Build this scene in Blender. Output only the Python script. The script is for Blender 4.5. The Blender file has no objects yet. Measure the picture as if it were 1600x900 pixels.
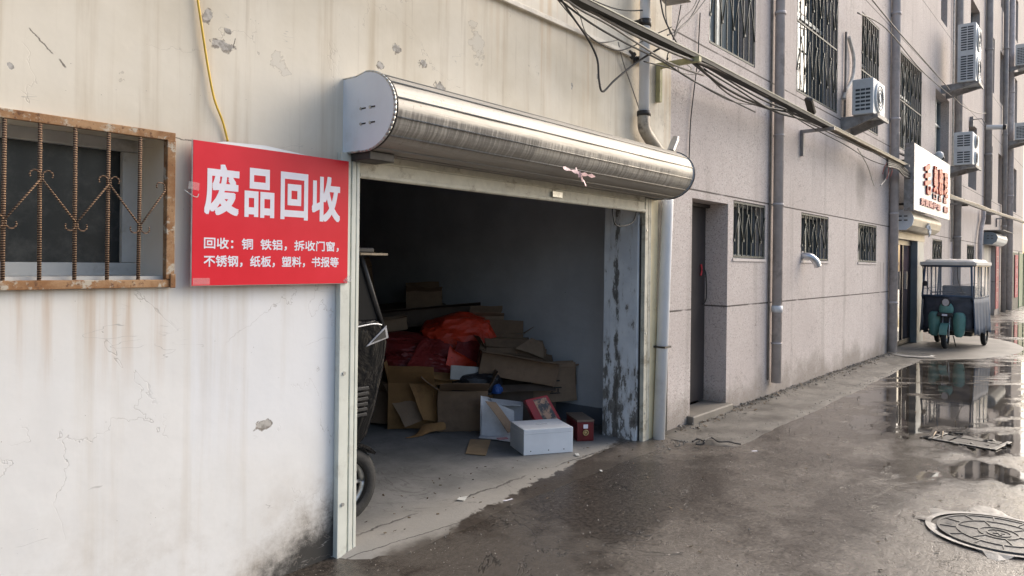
import bpy, bmesh, math, random
from mathutils import Vector, Matrix, Euler, noise as mnoise
random.seed(7)
S = bpy.context.scene
COL = S.collection
R = math.radians

# ------------------------------------------------------------------ camera
F, H, ROLL, CX, CY, D = 1150.0, 1.55, 0.012, 800.0, 411.0, 3.23
TH = math.atan(950 / F)
fw = Vector((math.cos(TH), math.sin(TH), 0)); rt = Vector((math.sin(TH), -math.cos(TH), 0)); up = Vector((0, 0, 1))
cx_ = rt * math.cos(ROLL) + up * math.sin(ROLL); cy_ = -rt * math.sin(ROLL) + up * math.cos(ROLL)
cam = bpy.data.cameras.new('camera'); camo = bpy.data.objects.new('camera', cam); COL.objects.link(camo)
m = Matrix.Identity(4)
for i, v in enumerate((cx_, cy_, -fw)):
    for j in range(3): m[j][i] = v[j]
m[0][3], m[1][3], m[2][3] = 0, -D, H
camo.matrix_world = m
cam.sensor_width = 36; cam.lens = F / 1600 * 36; cam.shift_y = -(450 - CY) / 1600
cam.clip_start = 0.05; cam.clip_end = 600
S.camera = camo

# ------------------------------------------------------------------ light
SUN_EL, SUN_AZ = R(33), R(-18)          # azimuth of the sun from +X, towards -Y
sd = Vector((math.cos(SUN_EL) * math.cos(SUN_AZ), math.cos(SUN_EL) * math.sin(SUN_AZ), math.sin(SUN_EL)))
w = bpy.data.worlds.new('World'); S.world = w; w.use_nodes = True
wn = w.node_tree; bg = wn.nodes['Background']
sky = wn.nodes.new('ShaderNodeTexSky'); sky.sky_type = 'NISHITA'; sky.sun_disc = False
sky.sun_elevation = SUN_EL; sky.sun_rotation = math.atan2(sd.x, sd.y)
sky.dust_density = 4.0; sky.air_density = 1.0; sky.ozone_density = 1.0
wn.links.new(sky.outputs[0], bg.inputs[0]); bg.inputs[1].default_value = 0.15
sl = bpy.data.lights.new('sun', 'SUN'); slo = bpy.data.objects.new('sun', sl); COL.objects.link(slo)
sl.energy = 1.1; sl.angle = R(48); sl.color = (1.0, 0.975, 0.94)
slo.rotation_euler = sd.to_track_quat('Z', 'Y').to_euler(); slo.location = (10, -10, 20)
S.view_settings.view_transform = 'Standard'; S.view_settings.look = 'None'; S.view_settings.gamma = 1
S.view_settings.exposure = 0.85
try: S.view_settings.use_curve_mapping = False
except Exception: pass

def at(px, py, y=0.0):
    """the point of the photo's pixel that lies at depth y behind the facade plane"""
    a, b = (px - CX) / F, -(py - CY) / F
    r = fw + cx_ * a + cy_ * b
    t = (y + D) / r.y
    return Vector((0, -D, H)) + r * t
def onx(px, py, x):
    a, b = (px - CX) / F, -(py - CY) / F
    r = fw + cx_ * a + cy_ * b
    return Vector((0, -D, H)) + r * (x / r.x)

# ------------------------------------------------------------------ materials
class N:
    def __init__(s, name):
        s.m = bpy.data.materials.new(name); s.m.use_nodes = True
        s.t = s.m.node_tree; s.b = s.t.nodes['Principled BSDF']; s.out = s.t.nodes['Material Output']
        s.tc = s.t.nodes.new('ShaderNodeTexCoord'); s.co = s.tc.outputs['Object']
    def _in(s, sock, v):
        if isinstance(v, bpy.types.NodeSocket): s.t.links.new(v, sock)
        elif v is not None:
            if isinstance(v, (tuple, list)) and sock.type == 'RGBA' and len(v) == 3: v = (*v, 1)
            sock.default_value = v
    def node(s, t, ins, **props):
        n = s.t.nodes.new(t)
        for k, v in props.items(): setattr(n, k, v)
        for k, v in ins.items(): s._in(n.inputs[k], v)
        return n
    def math(s, op, a, b=0.0, c=None, clamp=False):
        n = s.t.nodes.new('ShaderNodeMath'); n.operation = op; n.use_clamp = clamp
        s._in(n.inputs[0], a); s._in(n.inputs[1], b)
        if c is not None: s._in(n.inputs[2], c)
        return n.outputs[0]
    def sep(s):
        return s.node('ShaderNodeSeparateXYZ', {0: s.co}).outputs
    def vec(s, sc=(1, 1, 1), loc=(0, 0, 0)):
        return s.node('ShaderNodeMapping', {0: s.co, 'Scale': sc, 'Location': loc}).outputs[0]
    def noise(s, scale, detail=4, rough=0.55, sc=None, loc=(0, 0, 0), dist=0.0):
        v = s.vec(sc or (1, 1, 1), loc)
        return s.node('ShaderNodeTexNoise', {'Vector': v, 'Scale': scale, 'Detail': detail, 'Roughness': rough, 'Distortion': dist}).outputs[0]
    def voro(s, scale, feature='F1', sc=None, out='Distance'):
        v = s.vec(sc or (1, 1, 1))
        return s.node('ShaderNodeTexVoronoi', {'Vector': v, 'Scale': scale}, feature=feature).outputs[out]
    def ramp(s, f, a, b, x=0.0, y=1.0, smooth=True):
        n = s.t.nodes.new('ShaderNodeMapRange'); n.clamp = True
        if smooth: n.interpolation_type = 'SMOOTHSTEP'
        s._in(n.inputs[0], f)
        for i, v in enumerate((a, b, x, y)): s._in(n.inputs[i + 1], v)
        return n.outputs[0]
    def mix(s, f, a, b, mode='MIX'):
        n = s.t.nodes.new('ShaderNodeMix'); n.data_type = 'RGBA'; n.blend_type = mode; n.clamp_factor = True
        s._in(n.inputs[0], f); s._in(n.inputs[6], a); s._in(n.inputs[7], b)
        return n.outputs[2]
    def blob(s, p, r, ax=(0, 2), wob=0.35, wscale=9.0, soft=0.05):
        """mask of an irregular spot round p (two coordinates) with radii r"""
        o = s.sep()
        dx = s.math('DIVIDE', s.math('SUBTRACT', o[ax[0]], p[0]), r[0])
        dz = s.math('DIVIDE', s.math('SUBTRACT', o[ax[1]], p[1]), r[1])
        d = s.math('SQRT', s.math('ADD', s.math('MULTIPLY', dx, dx), s.math('MULTIPLY', dz, dz)))
        n = s.noise(wscale, 5, 0.6, loc=(p[0] * 3.1, 0, p[1]))
        d = s.math('ADD', d, s.math('MULTIPLY', s.math('SUBTRACT', n, 0.5), wob * 4))
        return s.ramp(d, 1 + soft, 1 - soft)
    def mx(s, *ms):
        r = ms[0]
        for q in ms[1:]: r = s.math('MAXIMUM', r, q)
        return r
    def bump(s, h, strength=0.3, dist=0.01, normal=None):
        ins = {'Height': h, 'Strength': strength, 'Distance': dist}
        if normal is not None: ins['Normal'] = normal
        return s.node('ShaderNodeBump', ins).outputs[0]
    def set(s, color=None, rough=None, metal=None, normal=None, spec=None, **kw):
        for k, v in (('Base Color', color), ('Roughness', rough), ('Metallic', metal), ('Normal', normal), ('Specular IOR Level', spec)):
            if v is not None: s._in(s.b.inputs[k], v)
        for k, v in kw.items(): s._in(s.b.inputs[k.replace('_', ' ')], v)
        return s.m

def plain(name, col, rough=0.6, metal=0.0, var=0.15, scale=12, bump=0.0, dirt=None, spec=None):
    n = N(name)
    a = n.noise(scale, 5, 0.6)
    c = n.mix(n.ramp(a, 0.3, 0.7), tuple(x * (1 - var) for x in col), tuple(min(1, x * (1 + var)) for x in col))
    if dirt:
        c = n.mix(n.math('MULTIPLY', n.ramp(n.noise(scale * 0.6, 7, 0.7, loc=(3, 1, 2)), 0.52, 0.68), dirt[1]), c, dirt[0])
    r = n.math('ADD', rough - 0.06, n.math('MULTIPLY', n.noise(scale * 2, 3), 0.14))
    nn = n.bump(n.noise(scale * 5, 4), bump, 0.01) if bump else None
    return n.set(color=c, rough=r, metal=metal, normal=nn, spec=spec)

M = {}
def mats():
    # cream plaster of the near building
    n = N('cream_plaster'); o = n.sep(); X, Z = o[0], o[2]
    base = n.mix(n.ramp(n.noise(1.1, 5, 0.6), 0.35, 0.65), (0.65, 0.585, 0.47), (0.75, 0.69, 0.58))
    lower = n.mix(n.ramp(n.noise(1.6, 5, 0.6, loc=(4, 0, 4)), 0.35, 0.7), (0.75, 0.735, 0.705), (0.82, 0.81, 0.785))
    zl = n.math('ADD', Z, n.math('MULTIPLY', n.math('SUBTRACT', n.noise(1.6, 4), 0.5), 1.0))
    c = n.mix(n.ramp(zl, 2.1, 1.0), base, lower)
    # repainted patch below the board
    patch = n.math('MULTIPLY', n.ramp(X, 1.635, 1.65), n.ramp(n.math('ADD', Z, n.math('MULTIPLY', n.noise(4), .2)), 1.56, 1.44))
    patch = n.math('MULTIPLY', patch, n.ramp(Z, 0.45, 0.9))
    c = n.mix(n.math('MULTIPLY', patch, 0.6), c, (0.79, 0.80, 0.82))
    # vertical rain streaks
    st = n.noise(1.0, 5, 0.62, sc=(7, 1, 0.35))
    st2 = n.noise(1.0, 5, 0.6, sc=(22, 1, 0.8), loc=(2, 0, 5))
    up_ = n.ramp(Z, 0.6, 2.6)
    c = n.mix(n.math('MULTIPLY', n.math('MULTIPLY', n.ramp(st, 0.5, 0.72), n.math('ADD', 0.35, n.math('MULTIPLY', up_, 0.65))), 0.62), c, (0.48, 0.39, 0.27))
    c = n.mix(n.math('MULTIPLY', n.ramp(st2, 0.56, 0.72), n.math('MULTIPLY', up_, 0.4)), c, (0.42, 0.35, 0.26))
    # rusty streaks above the shutter near the corner
    rs = n.math('MULTIPLY', n.math('MULTIPLY', n.ramp(n.noise(1.0, 5, 0.62, sc=(9, 1, 0.22), loc=(9, 0, 1)), 0.50, 0.66), n.ramp(n.noise(1.0, 3, .5, sc=(2.2, 1, .8), loc=(4, 0, 4)), .38, .62)), n.math('MULTIPLY', n.ramp(X, 3.3, 4.2), n.ramp(Z, 2.35, 3.1)))
    c = n.mix(n.math('MULTIPLY', rs, 0.62), c, (0.50, 0.29, 0.10))
    # rust below the window
    rw = n.math('MULTIPLY', n.math('MULTIPLY', n.ramp(X, 1.62, 1.5), n.ramp(Z, 0.9, 1.42)), n.ramp(Z, 1.46, 1.42))
    rw = n.math('MULTIPLY', rw, n.ramp(n.noise(1.0, 4, 0.6, sc=(14, 1, 0.6), loc=(1, 0, 7)), 0.45, 0.68))
    c = n.mix(n.math('MULTIPLY', rw, 0.55), c, (0.47, 0.30, 0.16))
    gr = n.math('MULTIPLY', n.ramp(Z, 0.7, 0.0), n.ramp(n.noise(3, 6, 0.7), 0.42, 0.7))
    c = n.mix(n.math('MULTIPLY', gr, 0.45), c, (0.40, 0.33, 0.25))
    # grime band beside the right pipe
    c = n.mix(n.math('MULTIPLY', n.math('MULTIPLY', n.ramp(X, 5.0, 5.7), n.ramp(n.noise(5, 6, 0.7), 0.4, 0.7)), 0.35), c, (0.36, 0.30, 0.22))
    # mould at the foot by the rail
    dm = n.math('ADD', n.math('MULTIPLY', n.math('SUBTRACT', 2.5, X), 0.62), n.math('MULTIPLY', Z, 1.15))
    dm = n.math('ADD', dm, n.math('MULTIPLY', n.math('SUBTRACT', n.noise(7, 7, 0.75), 0.5), 0.62))
    c = n.mix(n.math('MULTIPLY', n.ramp(dm, 0.58, 0.30), 0.55), c, (0.30, 0.25, 0.19))
    c = n.mix(n.math('MULTIPLY', n.ramp(dm, 0.40, 0.17), 0.96), c, (0.035, 0.033, 0.03))
    fk = n.noise(2.2, 9, .62, loc=(13, 0, 4), dist=.3); fm = n.math('MULTIPLY', n.ramp(fk, .665, .672), n.ramp(Z, 1.9, 2.4))
    c = n.mix(n.math('MULTIPLY', fm, .5), c, (0.60, 0.56, 0.49)); fr = n.math('SUBTRACT', n.ramp(fk, .657, .663), n.ramp(fk, .665, .672)); c = n.mix(n.math('MULTIPLY', n.math('MULTIPLY', fr, n.ramp(Z, 1.9, 2.4)), .45), c, (.30, .25, .19))
    sc = n.ramp(n.math('ABSOLUTE', n.math('SUBTRACT', n.noise(1.0, 3, .5, sc=(2.0, 1, 9), loc=(6, 0, 2)), .5)), .004, .001); c = n.mix(n.math('MULTIPLY', n.math('MULTIPLY', sc, n.ramp(n.noise(3.1, 2, loc=(2, 0, 9)), .60, .64)), .6), c, (.35, .33, .3))
    # peeled spots
    sp = [((1.775, 2.545), (0.05, 0.022), .5), ((1.70, 2.66), (0.022, 0.03), .5), ((1.80, 2.62), (0.02, 0.012), .5), ((2.012, 0.742), (0.045, 0.022), .35), ((2.84, 2.78), (0.03, 0.024), .5),
          ((3.05, 2.74), (0.03, 0.02), .5), ((3.2, 2.62), (0.04, 0.03), .5), ((2.72, 2.66), (0.02, 0.02), .5), ((0.93, 2.27), (0.012, 0.014), .4), ((4.6, 2.9), (0.012, 0.03), .4),
          ((4.95, 3.05), (0.02, 0.02), .4), ((5.62, 2.9), (0.03, 0.07), .5)]
    pk = n.mx(*[n.blob(p, r, wob=q * 1.5, wscale=24) for p, r, q in sp])
    c = n.mix(pk, c, n.mix(n.ramp(n.noise(30), .4, .6), (0.30, 0.28, 0.25), (0.50, 0.47, 0.43)))
    rim = n.mx(*[n.math('SUBTRACT', n.blob(p, (r[0] * 1.15, r[1] * 1.2), wob=q * 1.5, wscale=24), n.blob((p[0] + .004, p[1] + .006), r, wob=q * 1.5, wscale=24), clamp=True) for p, r, q in sp[:8]])
    c = n.mix(n.math('MULTIPLY', rim, .65), c, (0.16, 0.13, 0.1))  # shadow along the peeled edges, painted as an offset dark rim
    for (ax_, az_), (bx_, bz_), wd in (((.985, 2.43), (1.075, 2.345), .0035), ((1.09, 2.335), (1.12, 2.30), .005), ((1.545, 2.088), (1.64, 2.083), .004), ((1.84, 2.60), (1.83, 2.54), .003)):
        L_ = math.hypot(bx_ - ax_, bz_ - az_); ux_, uz_ = (bx_ - ax_) / L_, (bz_ - az_) / L_
        px_ = n.math('SUBTRACT', X, ax_); pz_ = n.math('SUBTRACT', Z, az_)
        al = n.math('ADD', n.math('MULTIPLY', px_, ux_), n.math('MULTIPLY', pz_, uz_)); ac = n.math('SUBTRACT', n.math('MULTIPLY', px_, uz_), n.math('MULTIPLY', pz_, ux_))
        ac = n.math('ADD', ac, n.math('MULTIPLY', n.math('SUBTRACT', n.noise(28, 5, .7), .5), .022))
        m_ = n.math('MULTIPLY', n.ramp(n.math('ABSOLUTE', ac), wd, wd * .5), n.math('MULTIPLY', n.ramp(al, 0, .01), n.ramp(al, L_, L_ - .01)))
        c = n.mix(n.math('MULTIPLY', m_, .85), c, (.12, .10, .08))
    # specks, scratches and hairline cracks
    spk = n.ramp(n.voro(26), 0.055, 0.03); spm = n.ramp(n.noise(2.3, 3, loc=(7, 7, 7)), 0.5, 0.56)
    c = n.mix(n.math('MULTIPLY', n.math('MULTIPLY', spk, spm), 0.75), c, (0.2, 0.17, 0.14))
    ck = n.noise(1.3, 6, 0.55, loc=(0, 0, 3), dist=0.6)
    crack = n.ramp(n.math('ABSOLUTE', n.math('SUBTRACT', ck, 0.5)), 0.0022, 0.0008)
    crack = n.math('MULTIPLY', crack, n.ramp(n.noise(1.1, 2, loc=(8, 0, 0)), 0.5, 0.56))
    c = n.mix(n.math('MULTIPLY', crack, 0.35), c, (0.3, 0.26, 0.22))
    h = n.math('ADD', n.math('MULTIPLY', n.noise(1.6, 5, 0.5), 1.3), n.math('MULTIPLY', n.noise(60, 3), 0.015))
    h = n.math('SUBTRACT', h, n.math('MULTIPLY', n.mx(pk, crack), 0.25))
    M['cream'] = n.set(color=c, rough=n.ramp(n.noise(6), .3, .7, .62, .8), normal=n.bump(h, 0.30, 0.03), spec=.3)

    # speckled pink grey stucco of the long building
    n = N('grey_stucco'); o = n.sep(); X, Z = o[0], o[2]
    g = n.noise(150, 2, 0.6); g2 = n.voro(110, out='Color')
    g2 = n.node('ShaderNodeSeparateColor', {0: g2}).outputs[0]
    c = n.mix(n.ramp(g, 0.35, 0.65), (0.52, 0.455, 0.43), (0.62, 0.56, 0.53))
    c = n.mix(n.ramp(g2, 0.80, 0.9), c, (0.66, 0.63, 0.60)); c = n.mix(n.ramp(g2, 0.14, 0.06), c, (0.33, 0.285, 0.265))
    c = n.mix(n.math('MULTIPLY', n.ramp(n.noise(0.8, 5, 0.6), 0.4, 0.7), 0.45), c, (0.46, 0.405, 0.385))
    pan = n.noise(0.33, 3, .5, loc=(11, 0, 2)); c = n.mix(n.math('MULTIPLY', n.ramp(pan, .45, .6), .35), c, (0.44, 0.385, 0.36))
    for zz, xx in ((1.63, 8.1), (1.63, 10.45), (1.63, 13.1), (3.8, 7.6), (3.8, 10.5), (3.8, 13.2), (3.8, 16.3)):
        sm = n.math('MULTIPLY', n.ramp(n.math('ABSOLUTE', n.math('SUBTRACT', X, xx)), .75, .35), n.math('MULTIPLY', n.ramp(Z, zz + .02, zz), n.ramp(Z, zz - .7, zz)))
        sm = n.math('MULTIPLY', sm, n.ramp(n.noise(1.0, 4, .6, sc=(13, 1, .5), loc=(xx, 0, 0)), .42, .66)); c = n.mix(n.math('MULTIPLY', sm, .55), c, (.17, .145, .125))
    c = n.mix(n.math('MULTIPLY', n.ramp(X, 14, 30), 0.6), c, (0.62, 0.555, 0.49))  # warmer light on the far stretch, painted into the stucco colour
    st = n.noise(1.0, 5, 0.6, sc=(4, 1, 0.3))
    c = n.mix(n.math('MULTIPLY', n.ramp(st, 0.52, 0.72), 0.33), c, (0.22, 0.195, 0.17))
    st = n.noise(1.0, 4, 0.6, sc=(16, 1, 0.5), loc=(3, 0, 0))
    c = n.mix(n.math('MULTIPLY', n.math('MULTIPLY', n.ramp(st, 0.52, 0.68), n.ramp(Z, 3.0, 4.5)), .25), c, (0.24, 0.2, 0.18))
    low = n.math('ADD', Z, n.math('MULTIPLY', n.math('SUBTRACT', n.noise(1.7, 6, 0.65), 0.5), 1.1))
    c = n.mix(n.math('MULTIPLY', n.ramp(low, 0.42, 0.0), 0.62), c, (0.17, 0.145, 0.115))
    for (px, pz), r in (((10.15, 0.38), (0.35, 0.45)), ((11.35, 0.1), (0.11, 0.33)), ((9.1, 0.1), (0.3, 0.3)), ((7.75, 0.1), (0.3, 0.35)), ((6.5, 2.9), (.25, .4))):
        c = n.mix(n.math('MULTIPLY', n.blob((px, pz), r, wob=.3, wscale=3, soft=.6), 0.4), c, (0.16, 0.135, 0.11))
    seam = n.mx(*[n.ramp(n.math('ABSOLUTE', n.math('SUBTRACT', Z, z)), 0.011, 0.006) for z in (1.115, 2.29, 3.74, 5.9, 7.15)])
    sv = n.math('MULTIPLY', n.ramp(n.noise(2.2, 3, loc=(5, 0, 0)), .25, .45), 1.0)
    c = n.mix(n.math('MULTIPLY', seam, n.math('MULTIPLY', sv, .9)), c, (0.06, 0.05, 0.045))
    ck = n.noise(0.9, 6, 0.55, loc=(0, 0, 9), dist=0.5)
    crack = n.ramp(n.math('ABSOLUTE', n.math('SUBTRACT', ck, 0.5)), 0.0018, 0.0007)
    c = n.mix(n.math('MULTIPLY', crack, 0.45), c, (0.12, 0.1, 0.09))
    h = n.math('SUBTRACT', n.math('ADD', g, n.math('MULTIPLY', n.noise(2.0, 4), 2.0)), n.math('MULTIPLY', seam, 2.0))
    M['stucco'] = n.set(color=c, rough=0.82, normal=n.bump(h, 0.25, 0.006), spec=.25)

    # stucco without lines for narrow reveals is the same mat; interior plaster
    n = N('garage_plaster'); o = n.sep(); X, Y, Z = o
    c = n.mix(n.ramp(n.noise(2, 6, 0.6), .35, .7), (0.46, 0.465, 0.485), (0.54, 0.545, 0.565))
    sk = n.ramp(n.math('ADD', Z, n.math('MULTIPLY', n.noise(9, 4), .02)), 0.182, 0.172)
    c = n.mix(sk, c, (0.13, 0.14, 0.16))
    spk = n.math('MULTIPLY', n.ramp(n.voro(7), 0.05, 0.03), n.ramp(n.noise(3), .5, .6))
    c = n.mix(spk, c, (.08, .07, .06))
    M['inner'] = n.set(color=c, rough=.85, normal=n.bump(n.noise(6, 6), .3, .02))
    # peeled whitewash on the door jamb
    n = N('peeled_whitewash'); o = n.sep(); X, Y, Z = o
    pe = n.noise(1.0, 7, 0.7, sc=(9, 14, 4.5))
    lowm = n.math('MULTIPLY', n.ramp(Z, 1.2, 0.1), .12)
    stripe = n.math('MULTIPLY', n.ramp(n.math('ABSOLUTE', n.math('SUBTRACT', Y, 0.225)), 0.05, 0.0), .13)
    pe = n.math('ADD', n.math('ADD', pe, lowm), stripe)
    c = n.mix(n.ramp(n.noise(4, 5), .35, .65), (0.66, 0.68, 0.71), (0.80, 0.82, 0.84))
    c = n.mix(n.math('MULTIPLY', n.ramp(pe, .54, .60), .35), c, (0.42, 0.40, 0.37)); c = n.mix(n.ramp(pe, .615, .64), c, (0.20, 0.19, 0.175)); c = n.mix(n.math('MULTIPLY', n.ramp(pe, .7, .74), .8), c, (.09, .08, .07))
    M['jamb'] = n.set(color=c, rough=.85, normal=n.bump(n.math('SUBTRACT', n.noise(30), n.ramp(pe, .585, .61)), .5, .01))

    def lane_color(n, X, Y):
        big = n.noise(0.9, 6, 0.6); fine = n.noise(38, 5, 0.75); mid = n.noise(5.5, 6, 0.7)
        dry = n.mix(n.ramp(fine, .3, .7), (0.09, 0.076, 0.063), (0.215, 0.188, 0.158))
        damp = n.mix(n.ramp(fine, .3, .7), (0.028, 0.023, 0.0185), (0.082, 0.067, 0.054))
        wg = n.math('MULTIPLY', n.ramp(X, 6.2, 4.2), n.ramp(Y, -1.7, -0.5))
        wg2 = n.blob((4.0, -0.6), (1.5, 0.42), ax=(0, 1), wob=.35, wscale=1.6, soft=.35)
        wg3 = n.blob((5.35, -1.9), (1.1, .28), ax=(0, 1), wob=.5, wscale=1.5, soft=.5)
        wf = n.math('ADD', n.math('ADD', n.math('MULTIPLY', wg, .22), n.math('MULTIPLY', wg2, .30)), n.math('ADD', n.math('MULTIPLY', wg3, .15), n.math('ADD', n.math('MULTIPLY', big, .75), n.math('MULTIPLY', mid, .5))))
        wf = n.ramp(wf, .50, .84)
        c = n.mix(wf, dry, damp)
        # pale worn cement patches and darker repairs
        c = n.mix(n.math('MULTIPLY', n.ramp(n.noise(.55, 5, .6, loc=(3, 9, 0)), .55, .62), .35), c, (0.20, 0.18, 0.155))
        ck = n.ramp(n.math('ABSOLUTE', n.math('SUBTRACT', n.noise(.8, 7, .58, dist=.7, loc=(1, 5, 0)), .5)), .0045, .001)
        c = n.mix(n.math('MULTIPLY', ck, .75), c, (.02, .017, .013))
        c = n.mix(n.math('MULTIPLY', n.ramp(n.voro(30), .14, .06), n.ramp(n.noise(7), .4, .6)), c, (0.30, 0.27, 0.235))
        c = n.mix(n.math('MULTIPLY', n.ramp(n.voro(47, sc=(1, 1.3, 1)), .12, .06), .7), c, (0.03, 0.026, 0.022))
        return c, wf, fine, mid, ck
    # dusty concrete slab of the garage, wet where the lane laps onto it
    n = N('garage_concrete'); o = n.sep(); X, Y, Z = o
    c = n.mix(n.ramp(n.noise(1.6, 7, 0.65), .35, .68), (0.14, 0.14, 0.135), (0.235, 0.23, 0.22))
    c = n.mix(n.math('MULTIPLY', n.ramp(n.noise(14, 6, .7), .5, .7), .5), c, (0.14, 0.135, 0.13))
    c = n.mix(n.math('MULTIPLY', n.ramp(n.noise(4, 6, .7, loc=(5, 5, 0)), .55, .68), .6), c, (0.13, 0.125, 0.12))
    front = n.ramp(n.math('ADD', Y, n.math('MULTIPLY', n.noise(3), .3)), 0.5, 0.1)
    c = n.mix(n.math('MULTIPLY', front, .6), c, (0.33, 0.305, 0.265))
    l1 = n.math('ADD', n.math('SUBTRACT', Y, 0.07), n.math('MULTIPLY', n.math('SUBTRACT', n.noise(3.5, 6, .65), .5), .16))
    cr = n.ramp(n.math('ABSOLUTE', l1), .013, .004)
    l2 = n.math('ADD', n.math('ADD', Y, n.math('MULTIPLY', n.math('SUBTRACT', 3.0, X), -.16)), n.math('ADD', .17, n.math('MULTIPLY', n.math('SUBTRACT', n.noise(4.5, 6, .65, loc=(3, 3, 0)), .5), .08)))
    cr = n.mx(cr, n.math('MULTIPLY', n.ramp(n.math('ABSOLUTE', l2), .006, .002), n.ramp(X, 3.6, 3.3)))
    cr = n.math('MULTIPLY', cr, n.ramp(n.noise(2.0, 4, loc=(2, 2, 0)), .38, .5))
    ck = n.ramp(n.math('ABSOLUTE', n.math('SUBTRACT', n.noise(1.2, 6, .55, dist=.8), .5)), .0035, .001)
    c = n.mix(n.math('MULTIPLY', n.mx(cr, n.math('MULTIPLY', ck, .5)), .85), c, (0.06, 0.055, 0.05))
    # the wet front edge: line from (3.2,-.20) to (5.45,.11)
    ln = n.math('SUBTRACT', Y, n.math('ADD', -0.20, n.math('MULTIPLY', n.math('SUBTRACT', X, 3.2), 0.138)))
    ln = n.math('ADD', ln, n.math('ADD', n.math('MULTIPLY', n.math('SUBTRACT', n.noise(3.5, 7, .72), .5), .26), n.math('MULTIPLY', n.math('SUBTRACT', n.noise(14, 5, .7), .5), .07)))
    ln = n.math('ADD', ln, n.ramp(X, 3.15, 2.6, 0, -.07))
    ln = n.math('DIVIDE', ln, n.ramp(X, 2.9, 3.4, .07, .004)); wet = n.ramp(ln, 1.0, -1.0)
    wc, wf_, fine_, mid_, ck_ = lane_color(n, X, Y)
    c = n.mix(wet, c, wc)
    rg = n.ramp(wet, 0, 1, .78, .36)
    M['slab'] = n.set(color=c, rough=rg, normal=n.bump(n.math('SUBTRACT', n.noise(40, 5, .7), n.math('MULTIPLY', cr, 2)), .35, .006))

    # lane: worn, dirty, wet concrete with standing water
    n = N('wet_lane'); o = n.sep(); X, Y, Z = o
    c, wf, fine, mid, lck = lane_color(n, X, Y)
    # standing water
    pn = n.node('ShaderNodeTexNoise', {'Vector': n.vec((0.55, 1.5, 1), (0.3, 0.7, 0)), 'Scale': 1.5, 'Detail': 5, 'Roughness': .6}).outputs[0]
    pools = [((9.9, -1.75), (2.6, 0.95)), ((12.5, -1.2), (1.8, 0.85)), ((7.85, -2.42), (0.75, 0.33)), ((6.72, -2.50), (0.32, 0.30)), ((13.3, -2.6), (3.0, .7)), ((10.3, -3.3), (2.5, .5)), ((19.5, -2.2), (3.0, .8)), ((23, -1.3), (3, .5)), ((8.3, -3.6), (1.3, .4)), ((24, -3.5), (5, 1)), ((5.9, -3.9), (.9, .3)), ((2.0, -3.0), (.5, .2))]
    acc = None
    for p, r in pools:
        dx = n.math('DIVIDE', n.math('SUBTRACT', X, p[0]), r[0]); dy = n.math('DIVIDE', n.math('SUBTRACT', Y, p[1]), r[1])
        d = n.math('SUBTRACT', 1.0, n.math('SQRT', n.math('ADD', n.math('MULTIPLY', dx, dx), n.math('MULTIPLY', dy, dy))))
        acc = d if acc is None else n.math('MAXIMUM', acc, d)
    acc = n.math('MAXIMUM', acc, -1.2)
    rotv = n.node('ShaderNodeMapping', {0: n.co, 'Rotation': (0, 0, R(50)), 'Scale': (1, 1, 1)}).outputs[0]
    rotv = n.node('ShaderNodeMapping', {0: rotv, 'Scale': (.5, 3.2, 1)}).outputs[0]
    strk = n.node('ShaderNodeTexNoise', {'Vector': rotv, 'Scale': 1.5, 'Detail': 5, 'Roughness': .62}).outputs[0]
    pf = n.math('ADD', n.math('MULTIPLY', acc, .30), n.math('SUBTRACT', pn, .50))
    pf = n.math('ADD', pf, n.math('MULTIPLY', n.math('SUBTRACT', strk, .5), n.ramp(X, 7, 11, .2, 1.3)))
    pf = n.math('ADD', pf, n.math('MULTIPLY', n.math('SUBTRACT', n.noise(9, 5, .65), .5), .16))
    far = n.math('MULTIPLY', n.ramp(X, 8, 14), .05)
    pf = n.math('ADD', pf, far)
    pool = n.ramp(pf, -.01, 0.07)
    shore = n.ramp(pf, -0.20, 0.05)
    c = n.mix(n.math('MULTIPLY', shore, .7), c, (0.055, 0.046, 0.037))
    c = n.mix(pool, c, n.mix(n.ramp(n.noise(2.4, 6, .65), .4, .65), (0.030, 0.026, 0.021), (0.085, 0.074, 0.061)))
    hb = n.math('ADD', n.math('ADD', fine, n.math('MULTIPLY', n.noise(120, 3, .7), .5)), n.math('MULTIPLY', mid, 1.3))
    dryn = n.bump(n.math('SUBTRACT', hb, n.math('MULTIPLY', lck, 2)), n.math('SUBTRACT', n.ramp(wf, 0, 1, .55, .40), n.math('MULTIPLY', shore, .30)), .010)
    hole = n.math('SUBTRACT', 1, pool)
    rip = n.bump(n.noise(6, 3), .03, .01)
    nm = n.node('ShaderNodeMix', {0: pool}, data_type='VECTOR'); n._in(nm.inputs[4], dryn); n._in(nm.inputs[5], rip)
    r0 = n.math('ADD', n.ramp(wf, 0, 1, .30, .20), n.math('MULTIPLY', n.math('SUBTRACT', mid, .5), .25))
    r1 = n.node('ShaderNodeMix', {0: n.math('MULTIPLY', shore, .8), 2: r0, 3: .13}).outputs[0]
    r2 = n.node('ShaderNodeMix', {0: pool, 2: r1, 3: .03}).outputs[0]
    M['lane'] = n.set(color=c, rough=r2, normal=nm.outputs[1], spec=.5)

    n = N('strip_concrete'); o = n.sep(); X, Y, Z = o
    f = n.noise(45, 5, .7)
    c = n.mix(n.ramp(n.noise(2.4, 6, .65), .35, .68), (0.085, 0.077, 0.066), (0.18, 0.165, 0.143))
    c = n.mix(n.math('MULTIPLY', n.ramp(f, .55, .7), .5), c, (.28, .262, .235)); c = n.mix(n.math('MULTIPLY', n.ramp(f, .42, .3), .6), c, (.07, .06, .05))
    foot = n.ramp(n.math('ADD', Y, n.math('MULTIPLY', n.noise(5, 5), .16)), -0.04, 0.06)
    c = n.mix(n.math('MULTIPLY', foot, .8), c, (.045, .04, .033))
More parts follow.
